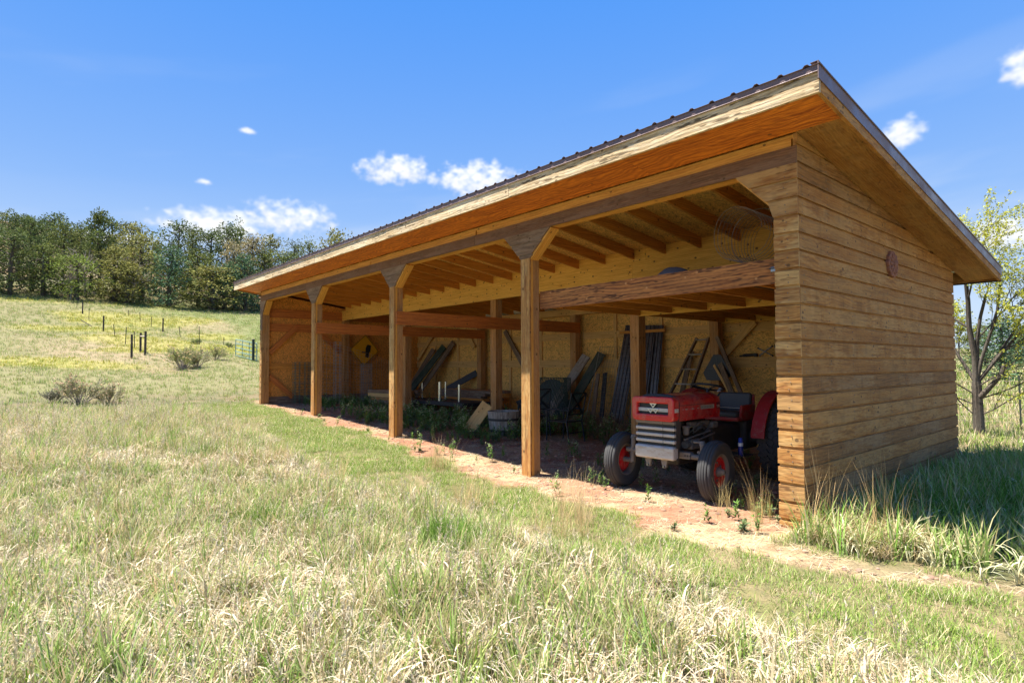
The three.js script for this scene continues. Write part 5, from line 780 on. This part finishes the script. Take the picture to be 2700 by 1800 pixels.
// ---------- the budding tree and wire fence behind the gable, and far junipers ----------
{
  const P = V(-1.02, hgt(-1.02, -12.3), -12.3), o = thing('budding_tree', 'slender forked tree in yellow-green bud behind the plank gable', 'tree', [P.x, P.y, P.z]), r = RNG(77), W = [], S = new Soup();
  const leafAt = (q, n, sp) => { for (let i = 0; i < n; i++) { const d = rdir(r), o2 = q.clone().addScaledVector(rdir(r), sp * r()); S.leaf(o2, d, V().crossVectors(d, rdir(r)).normalize(), rr(0.035, 0.075, r), rr(0.02, 0.04, r), jit(r() < 0.25 ? [0.30, 0.33, 0.08] : [0.45, 0.45, 0.05], r, 0.25)); } };
  const grow = (a, d, len, rad, depth) => {
    const seg = depth > 2 ? 4 : 3; let p = a.clone(), q = d.clone();
    for (let i = 0; i < seg; i++) { q.addScaledVector(rdir(r), 0.13); q.y += 0.05; q.normalize(); const n = p.clone().addScaledVector(q, len / seg), r0 = rad * (1 - 0.45 * i / seg), r1 = rad * (1 - 0.45 * (i + 1) / seg); W.push(rod(p, n, r0, r1, depth > 2 ? 9 : depth > 1 ? 5 : 3, true)); if (depth <= 1) leafAt(n, depth ? 4 : 6, 0.08); if (depth && i > 0 - (depth < 3)) { const kids = depth > 2 ? 1 : 2; for (let k = 0; k < kids; k++) { const side = V().crossVectors(q, rdir(r)).normalize(); grow(n, q.clone().multiplyScalar(0.9).addScaledVector(side, rr(0.5, 0.95, r)).normalize(), len * rr(0.42, 0.62, r), r1 * 0.5, depth - 1); } } p = n; }
    leafAt(p, 5, 0.08);
  };
  W.push(rod(V(0.02, -0.3, 0), V(0, 1.35, 0), 0.13, 0.10, 12, true));
  for (const [x, y, z, l, w] of [[-0.14, 1, 0.02, 2.75, 0.075], [0.12, 1, -0.05, 2.2, 0.055], [0.34, 1, 0.1, 2.45, 0.045], [-0.5, 0.9, -0.1, 1.5, 0.045], [0.62, 0.8, 0.1, 1.9, 0.045], [0.5, 1, -0.2, 2.0, 0.04]]) grow(V(0, 1.3, 0), V(x, y, z).normalize(), l, w, 3);
  for (const [x, y, z, h] of [[-0.7, 0.75, 0.2, 0.45], [-0.8, 0.5, 0.2, 0.75], [0.8, 0.35, 0.3, 0.5], [0.9, 0.4, -0.1, 0.9], [-0.6, 0.6, 0.5, 1.0], [0.7, 0.6, 0.4, 1.2]]) grow(V(0, h, 0), V(x, y, z).normalize(), 1.15, 0.022, 1);
  W.push(rod(V(0.08, 0.98, 0.05), V(0.5, 1.52, 0.12), 0.07, 0.05, 8), rod(V(0.5, 1.52, 0.12), V(0.57, 1.78, 0.12), 0.05, 0.045, 8));
  mesh('trunk', grainUV(mrg(W), 'y'), M.bark, o); mesh('crown', S.geo(), M.leaf, o);
  const f = thing('wire_fence', 'woven wire field fence behind the budding tree', 'fence', [0, 0, 0]);
  const F = (u, v) => { const x = -3.2 + u * 5.2, z = -15.5 + u * 1.2; return V(x, hgt(x, z) + 0.04 + v * 1.25, z); };
  mesh('woven_wire', wireGrid(F, 52, 10, 0.0045, 10, 1), M.wireRust, f);
  for (const u of [0, 0.5, 1]) { const q = F(u, 0); mesh('fence_stake', bx(q.x - 0.02, q.x + 0.02, q.y - 0.4, q.y + 1.4, q.z - 0.02, q.z + 0.02), M.tpost, f); }
  const r2 = RNG(12); [[2640, 840, 46, 'juniper', 1.5], [2600, 850, 60, 'pinyon', 1.4], [2690, 870, 75, 'juniper', 1.5], [2560, 880, 80, 'dark', 1.4], [2745, 850, 60, 'dark', 1.4], [2665, 905, 95, 'pinyon', 1.6]].forEach(([x, y, d, k, w], i) => { const p = atDist(x, d), h = Math.max(2.5, upAt(p, x, y)); plantTree(TREES[k][i % 2], 'field_tree', kindName[k] + ' in the field beyond the wire fence', 'tree', p, h, w, i, kindName[k] + 's in the far field'); });
}

// ---------- grass, weeds and straw ----------
function blade(S, o, az, len, w, lean, droop, k, seg = 4) {              // a curved tapering blade
  const d = V(Math.cos(az), 0, Math.sin(az)), s = V(-Math.sin(az), 0, Math.cos(az)); let e = Math.PI / 2 - lean, p = o.clone(), pw = w * 0.7;
  for (let i = 0; i < seg; i++) { const t = (i + 1) / seg, n = p.clone().addScaledVector(d, Math.cos(e) * len / seg); n.y += Math.sin(e) * len / seg; const nw = w * (t < 0.5 ? 1 : 2 * (1 - t)) ; const a = p.clone().addScaledVector(s, pw / 2), b = p.clone().addScaledVector(s, -pw / 2); if (i === seg - 1) S.tri(a, b, n, k); else S.quad(a, b, n.clone().addScaledVector(s, -nw / 2), n.clone().addScaledVector(s, nw / 2), k); p = n; pw = nw; e -= droop / seg * (0.5 + t); }
}
function clump(seed, n, spread, len, w, lean, droop, cols, seg = 4) { const r = RNG(seed), S = new Soup(); for (let i = 0; i < n; i++) { const a = r() * 6.2832, q = spread * Math.sqrt(r()), b = r() * 6.2832; blade(S, V(q * Math.cos(b), -0.015, q * Math.sin(b)), a, rr(...len, r), rr(...w, r), rr(...lean, r), rr(...droop, r), jit(cols[Math.floor(r() * cols.length)], r, 0.18), seg); } return S.geo(); }
const GREEN = [[0.14, 0.245, 0.032], [0.20, 0.305, 0.050], [0.28, 0.365, 0.11]], OLIVE = [[0.22, 0.24, 0.075], [0.27, 0.27, 0.10]], TAN = [[0.50, 0.405, 0.25], [0.60, 0.52, 0.37], [0.43, 0.32, 0.19]], PALE = [[0.68, 0.60, 0.46], [0.58, 0.47, 0.33]], LUSH = [[0.11, 0.205, 0.028], [0.155, 0.26, 0.04]], YEL = [[0.36, 0.33, 0.04], [0.23, 0.25, 0.05]];
M.grass = leafMat({ transmission: 0.3 });
const G = {
  green: [0, 1, 2].map(i => clump(900 + i, 13, 0.06, [0.18, 0.36], [0.006, 0.012], [0.05, 0.5], [0.1, 1.3], [...GREEN, GREEN[2], GREEN[2], TAN[0], TAN[1]])),
  dry: [0, 1, 2].map(i => mrg([clump(910 + i, 10, 0.06, [0.18, 0.36], [0.004, 0.009], [0.1, 0.6], [0.9, 3.0], [...TAN, ...PALE]), clump(915 + i, 3, 0.05, [0.22, 0.34], [0.011, 0.017], [0.1, 0.5], [1.4, 3.4], PALE, 6)])),
  seed: [0, 1].map(i => { const r = RNG(918 + i), S = new Soup(); for (let k = 0; k < 3; k++) { const a = r() * 6.28, l = rr(0.02, 0.25, r), h = rr(0.34, 0.52, r), d = V(Math.cos(a) * Math.sin(l), Math.cos(l), Math.sin(a) * Math.sin(l)); S.leaf(V(0, 0, 0), d, V(Math.sin(a), 0, -Math.cos(a)), h, 0.004, TAN[2]); for (let m = 0; m < 14; m++) { const q = d.clone().multiplyScalar(h * rr(0.72, 1, r)), e = d.clone().addScaledVector(rdir(r), 0.7).normalize(); S.leaf(q, e, V().crossVectors(e, rdir(r)).normalize(), rr(0.015, 0.03, r), 0.006, jit(TAN[1], r, 0.2)); } } return S.geo(); }),
  mixed: [0, 1, 2].map(i => clump(920 + i, 16, 0.08, [0.10, 0.28], [0.003, 0.007], [0.1, 0.7], [0.3, 1.8], [...GREEN, ...GREEN, TAN[0], TAN[2], ...OLIVE])),
  bunch: [0, 1].map(i => clump(930 + i, 46, 0.05, [0.16, 0.34], [0.002, 0.004], [0.05, 0.85], [0.3, 1.2], [...OLIVE, ...OLIVE, TAN[0]])),
  lush: [0, 1].map(i => clump(940 + i, 30, 0.07, [0.18, 0.34], [0.003, 0.006], [0.03, 0.7], [0.2, 1.1], LUSH)),
  mown: [0, 1, 2].map(i => clump(950 + i, 22, 0.07, [0.025, 0.085], [0.002, 0.0045], [0.1, 1.0], [0.2, 1.2], [...GREEN, [0.19, 0.27, 0.05], [0.23, 0.31, 0.06], TAN[0], TAN[2], TAN[1]], 3)),
  straw: [0, 1].map(i => { const r = RNG(960 + i), S = new Soup(); for (let k = 0; k < 16; k++) blade(S, V(rr(-0.12, 0.12, r), rr(0.003, 0.014, r), rr(-0.12, 0.12, r)), r() * 6.28, rr(0.05, 0.2, r), rr(0.0018, 0.0035, r), 1.52, rr(-0.12, 0.12, r), jit(TAN[k % 3], r, 0.15), 3); return S.geo(); }),
  tall: [0, 1].map(i => clump(970 + i, 15, 0.06, [0.45, 0.85], [0.002, 0.004], [0.02, 0.35], [0.1, 0.7], [[0.60, 0.44, 0.22], [0.66, 0.50, 0.28]])),
  farGreen: [0, 1].map(i => clump(980 + i, 12, 0.22, [0.14, 0.30], [0.012, 0.024], [0.1, 0.7], [0.2, 1.4], [...GREEN, ...OLIVE, TAN[0]], 3)),
  farDry: [0, 1].map(i => clump(984 + i, 12, 0.22, [0.14, 0.30], [0.010, 0.020], [0.1, 0.8], [0.4, 2.0], [...TAN, OLIVE[0], GREEN[1]], 3)),
  farYel: [0].map(i => clump(988 + i, 14, 0.25, [0.12, 0.26], [0.015, 0.03], [0.1, 0.8], [0.2, 1.0], [...YEL, YEL[0], GREEN[1]], 3)),
};
function weedGeo(seed, h, col, head) { const r = RNG(seed), S = new Soup(); for (let s = 0; s < 4; s++) { const a = r() * 6.28, e = rr(0, 0.35, r), top = V(Math.cos(a) * e * h, h * rr(0.65, 1, r), Math.sin(a) * e * h); const o = V(rr(-0.03, 0.03, r), 0, rr(-0.03, 0.03, r)); S.leaf(o, top.clone().sub(o).normalize(), V(1, 0, 0), top.distanceTo(o), 0.006, [0.12, 0.15, 0.05]); for (let k = 0; k < 13; k++) { const q = o.clone().lerp(top, rr(0.1, 1, r)), d = rdir(r); d.y = Math.abs(d.y) * 0.6; d.normalize(); S.leaf(q, d, V().crossVectors(d, V(0, 1, 0)).normalize(), rr(0.03, 0.085, r), rr(0.012, 0.03, r), jit(col, r)); } if (head) for (let k = 0; k < 5; k++) { const d = rdir(r); d.y = Math.abs(d.y); S.leaf(top.clone().addScaledVector(rdir(r), 0.025), d, V().crossVectors(d, rdir(r)).normalize(), 0.022, 0.016, jit(head, r, 0.15)); } } return S.geo(); }
G.weed = [weedGeo(1, 0.34, [0.125, 0.24, 0.045], [0.46, 0.52, 0.28]), weedGeo(2, 0.24, [0.14, 0.26, 0.05], null), weedGeo(3, 0.13, [0.14, 0.19, 0.08], null)];
G.twig = [(() => { const r = RNG(66), S = new Soup(); for (let k = 0; k < 60; k++) { const d = rdir(r); d.y = Math.abs(d.y); const o = d.clone().multiplyScalar(rr(0.02, 0.2, r)); blade(S, o, r() * 6.28, rr(0.08, 0.25, r), 0.004, rr(0, 1.2, r), rr(-1, 2, r), jit([0.30, 0.19, 0.11], r)); } return S.geo(); })()];
const beds = {}; function bed(kind, x, z, s, tint, yaw, y) { const i = Math.floor(hash(Math.round(x * 1000), Math.round(z * 1000), 3) * G[kind].length), k = kind + i; (beds[k] || (beds[k] = { kind, geo: G[kind][i], list: [] })).list.push([x, y ?? hgt(x, z), z, s, tint, yaw]); }
const gr = RNG(4242);
const inView = (x, z, m = 1.0) => { const q = V(x, 0, z).sub(EYE), f = q.dot(BASIS.f), s = q.dot(BASIS.r); return f > 0.6 && Math.abs(s) < f * 0.92 + m; };
const inShed = (x, z) => x > XL - 0.05 && x < 0.06 && z < 0.03 && z > -5.7;
function sow(n, x0, x1, z0, z1, fn) { for (let i = 0; i < n; i++) { const x = rr(x0, x1, gr), z = rr(z0, z1, gr); if (inView(x, z)) fn(x, z); } }
// meadow in front
sow(46000, -17, 5.5, 0.2, 7.5, (x, z) => {
  const q = zones(x, z), d = Math.hypot(x - EYE.x, z - EYE.z); if (q.dirt > 0.35 || gr() < q.mown * 1.0 || inShed(x, z)) return;
  if (d < 0.9 || gr() < sstep(-10.5, -16.5, x)) return;
  const n = fbm(x * 0.9, z * 0.9, 120, 3), m = fbm(x * 2.2 + 9, z * 2.2, 130, 3), v = gr();
  const hs = clamp(0.35 + 0.65 * sstep(0, 0.7, z - 1.9 - (n - 0.5)), 0.35, 1) * (0.75 + 0.5 * m) * (d > 9 ? 1.1 : 1);
  const near = sstep(4.2, 2.6, d), dryP = sstep(0.38, 0.66, n) * 0.25 + 0.245 + 0.08 * sstep(5, 9, d);
  const kind = v < dryP ? 'dry' : v < dryP + 0.22 ? (m > 0.5 ? 'bunch' : 'mixed') : v < dryP + 0.36 ? 'mixed' : 'green';
  const t = rr(0.85, 1.15, gr), g = rr(-0.06, 0.06, gr); bed(kind, x, z, hs * rr(0.75, 1.2, gr), [t * (1 + g), t, t * (1 - g)], gr() * 6.28);
  if (gr() < 0.05) bed('seed', x + 0.03, z, hs * rr(0.8, 1.15, gr), [1, 1, 1], gr() * 6.28);
});
// mown strip
sow(38000, -17, 4.5, -0.3, 3.0, (x, z) => { const q = zones(x, z); if (q.dirt > 0.6 || inShed(x, z) || gr() > q.mown * 1.0 - q.dirt * 0.7) return; if (x > 0.1 && z < edge(x) - 0.4) return; const p = fbm(x * 1.6, z * 1.6, 140, 3); if (gr() < sstep(0.50, 0.36, p) * 0.7) return; const t = rr(0.85, 1.2, gr); bed('mown', x, z, rr(0.8, 1.5, gr) * (p > 0.6 ? 1.25 : 1), [t, t, t], gr() * 6.28); });
// bright tussocks seen in the meadow
for (const [u, v] of [[590, 1230], [700, 1225], [1065, 1270], [1040, 1290], [330, 1005], [400, 1025], [860, 1215], [470, 1060], [1010, 1265]]) { const p = onGround(u * 1.148, v * 1.148); for (let k = 0; k < 20; k++) bed('lush', p.x + rr(-0.13, 0.13, gr), p.z + rr(-0.11, 0.11, gr), rr(0.95, 1.3, gr), [1, 1, 1], gr() * 6.28); }
for (const [u, v] of [[1080, 1165], [1330, 1190], [1290, 1230], [560, 1010], [640, 1075], [1010, 1080], [760, 1130]]) { const p = onGround(u * 1.148, v * 1.148); for (let k = 0; k < 16; k++) bed('tall', p.x + rr(-0.25, 0.25, gr), p.z + rr(-0.2, 0.2, gr), rr(0.45, 0.8, gr), [1, 1, 1], gr() * 6.28); }
// dry bunch at the corner, lush growth in the gable's shade
sow(1100, -0.35, 0.95, -1.1, 0.35, (x, z) => { if (inShed(x, z)) return; const near = Math.hypot(x - 0.25, z + 0.1); if (gr() > sstep(0.95, 0.1, near) || x < 0.1 && z > -0.02 && gr() < 0.93 || z > 0.12 && gr() < 0.6) return; bed(gr() < 0.07 ? 'tall' : gr() < 0.65 ? 'dry' : 'bunch', x, z, rr(0.6, 1.2, gr), [0.98, 0.9, 0.78], gr() * 6.28); });
sow(5200, 0.05, 5.5, -6.5, 0.75, (x, z) => { if (inShed(x, z)) return; const e = edge(x) - 0.45; if (z > e + rr(-0.15, 0.12, gr)) return; const n = fbm(x * 1.4, z * 1.4, 150, 3), v = gr(); const kind = v < 0.34 ? 'green' : v < 0.62 ? (n > 0.5 ? 'lush' : 'green') : v < 0.8 ? 'mixed' : 'dry'; const s = rr(0.8, 1.45, gr) * (x < 0.35 && z < -0.8 ? 0.8 : 1.05); bed(kind, x, z, s, [0.95, 1.05, 0.9], gr() * 6.28); });
for (const [x, z] of [[0.12, -0.35], [0.22, -0.6], [0.16, -0.95], [0.3, -1.3], [0.1, 0.12], [-0.35, 0.12]]) if (gr() < 0.7) bed('tall', x + rr(-0.06, 0.06, gr), z + rr(-0.08, 0.08, gr), rr(0.7, 1.1, gr), [1, 0.92, 0.8], gr() * 6.28);
// behind the gable
sow(16000, -12, 9, -60, -5.8, (x, z) => { const dd = -z; if (gr() > 14 / (dd + 4)) return; if (inShed(x, z)) return; const n = fbm(x * 0.5, z * 0.5, 160, 3), s = clamp(dd / 16, 0.9, 3); bed(gr() < 0.5 + (n - 0.5) ? 'farDry' : 'farGreen', x, z, rr(0.8, 1.3, gr) * s, [1, 1, 1], gr() * 6.28); });
// pasture to the hill
sow(62000, -90, -9, -46, 8, (x, z) => {
  const d = Math.hypot(x - EYE.x, z - EYE.z), q = zones(x, z); if (x > -17 && (q.dirt > 0.3 || q.mown > 0.5 || z > 0 && gr() > sstep(-9.5, -15.5, x))) return; if (inShed(x, z) || gr() > 1.0 - clamp(d - 14, 0, 62) / 90) return;
  const f2 = fbm(x * 0.10 - 7, z * 0.045, 75, 4), dr = sstep(0.48, 0.66, fbm(x * 0.05, z * 0.12, 82, 4)), s = 0.85 + clamp(d - 18, 0, 60) * 0.014, yl = yellow(x, z), v = gr();
  bed(v < yl * 0.75 ? 'farYel' : gr() < 0.22 + dr * 0.55 ? 'farDry' : 'farGreen', x, z, rr(0.7, 1.25, gr) * s * (x < -16 ? 0.62 : 1), [1, 1, 1], gr() * 6.28);
});
// straw on the bare earth, weeds in and before the shed, dry twigs by the back wall
sow(7500, -16, 2.2, -3.2, 1.3, (x, z) => { const q = zones(x, z); if (q.dirt < 0.4 || x > 0 && (z < 0.05 || gr() < 0.5)) return; const n = fbm(x * 1.1, z * 1.1, 50, 4); if (gr() > sstep(0.4, 0.6, n) * 0.9 + 0.12) return; bed('straw', x, z, rr(0.7, 1.3, gr), [1, 1, 1], gr() * 6.28, hgt(x, z) + 0.004); });
sow(950, -11.6, -6.3, -3.6, -0.35, (x, z) => { const p = sstep(0.35, 0.52, fbm(x * 0.9, z * 0.9, 170, 3)) * sstep(-0.3, -1.3, z + 0.25 * (x + 9)); if (gr() > 0.15 + p) return; bed('weed', x, z, rr(0.6, 1.3, gr), [1, 1, 1], gr() * 6.28); });
sow(1500, -15.8, -0.4, -5.2, 1.0, (x, z) => { const q = zones(x, z), p = fbm(x * 1.3, z * 1.3, 180, 3); if (q.dirt < 0.4 || gr() > sstep(0.5, 0.66, p) * 0.5 + 0.05) return; bed('weed', x, z, rr(0.45, 1.0, gr), [1, 1, 1], gr() * 6.28); });
sow(500, -15.6, -12.6, -3.4, -1.0, (x, z) => { if (gr() < 0.6) bed('weed', x, z, rr(0.5, 1.0, gr), [0.9, 1, 0.9], gr() * 6.28); });
sow(260, -7.2, -4.2, -5.1, -3.3, (x, z) => bed(gr() < 0.55 ? 'twig' : 'weed', x, z, rr(0.8, 1.6, gr), [1, 1, 1], gr() * 6.28));
sow(260, -0.85, -0.25, -0.5, 0.5, (x, z) => { if (gr() < 0.03) bed('tall', x, z, rr(0.4, 0.7, gr), [0.95, 1, 0.8], gr() * 6.28); if (gr() < 0.04) bed('weed', x, z, rr(0.6, 1, gr), [1, 1, 1], gr() * 6.28); });
{ // pebbles and clods on the bare earth
  const r = RNG(17), g = new THREE.IcosahedronGeometry(0.02, 1), p = g.attributes.position; for (let i = 0; i < p.count; i++) { const k = 0.75 + 0.5 * ns(p.getX(i) * 60 + 9, p.getZ(i) * 60 + p.getY(i) * 40, 5); p.setXYZ(i, p.getX(i) * k, p.getY(i) * k * 0.6, p.getZ(i) * k); } g.computeVertexNormals();
  const L = []; for (let i = 0; i < 5000; i++) { const x = rr(-15.5, 2, r), z = rr(-3, 1.2, r); if (zones(x, z).dirt > 0.55 && !(x > -0.1 && z < 0.1)) L.push([x, z, Math.pow(r(), 3) * 1.4 + 0.25]); }
  const im = new THREE.InstancedMesh(g, std([0.30, 0.18, 0.12], 1), L.length), m = new THREE.Matrix4(); L.forEach(([x, z, s], i) => { m.makeRotationY(r() * 6).scale(V(s, s, s * rr(0.7, 1.2, r))).setPosition(x, hgt(x, z) + 0.003, z); im.setMatrixAt(i, m); const t = rr(0.6, 1.5, r); im.setColorAt(i, new THREE.Color(t, t, t * rr(0.95, 1.15, r))); });
  im.name = 'pebbles'; tag(im, 'small pebbles and clods strewn over the bare earth', 'pebbles', null, 'stuff'); scene.add(im);
}
const INFO = { seed: ['seed_heads', 'dry seed-headed stems standing above the meadow grass', 'grass'], green: ['tall_grass', 'tall green meadow grass in front of the shed', 'grass'], dry: ['dry_grass', 'pale dry drooping grass through the meadow', 'grass'], mixed: ['mixed_grass', 'short mixed green and straw-coloured meadow grass', 'grass'], bunch: ['bunch_grass', 'fine olive bunch grass in the meadow', 'grass'], lush: ['lush_grass', 'deep green tussock grass in the meadow and the gable shade', 'grass'], mown: ['mown_grass', 'short mown grass strip beside the bare earth', 'grass'], straw: ['straw_litter', 'loose straw scattered on the bare earth', 'straw'], tall: ['tall_dry_stalks', 'tall tan dry grass stalks by the shed corner and meadow', 'grass'], farGreen: ['pasture_grass', 'green pasture grass on the rising slope', 'grass'], farDry: ['dry_pasture_grass', 'dry pasture grass on the rising slope', 'grass'], farYel: ['yellow_flowering_grass', 'yellow flowering weeds in bands across the pasture', 'grass'], weed: ['leafy_weeds', 'leafy green weeds growing on the earth in the shed', 'weeds'], twig: ['dry_brushwood', 'tangled brown dry brushwood near the back wall', 'brushwood'] };
const total = {}; const mm = new THREE.Matrix4(), qq = new THREE.Quaternion(), ee = new THREE.Euler(), cc = new THREE.Color();
for (const b of Object.values(beds)) {
  const im = new THREE.InstancedMesh(b.geo, M.grass, b.list.length), [nm, lab, cat] = INFO[b.kind];
  b.list.forEach(([x, y, z, s, t, yaw], i) => { ee.set(rr(-0.12, 0.12, gr), yaw, rr(-0.12, 0.12, gr)); qq.setFromEuler(ee); mm.compose(V(x, y, z), qq, V(s, s * rr(0.85, 1.15, gr), s)); im.setMatrixAt(i, mm); im.setColorAt(i, cc.setRGB(...t)); });
  im.name = numbered(nm); im.castShadow = im.receiveShadow = true; im.userData = { label: lab, category: cat, kind: 'stuff', group: lab }; scene.add(im); total[nm] = (total[nm] || 0) + b.list.length;
}
console.log(JSON.stringify(total));
scene.traverse(o => { if (o.isMesh) { o.castShadow = true; o.receiveShadow = true; } });
renderer.render(scene, camera);
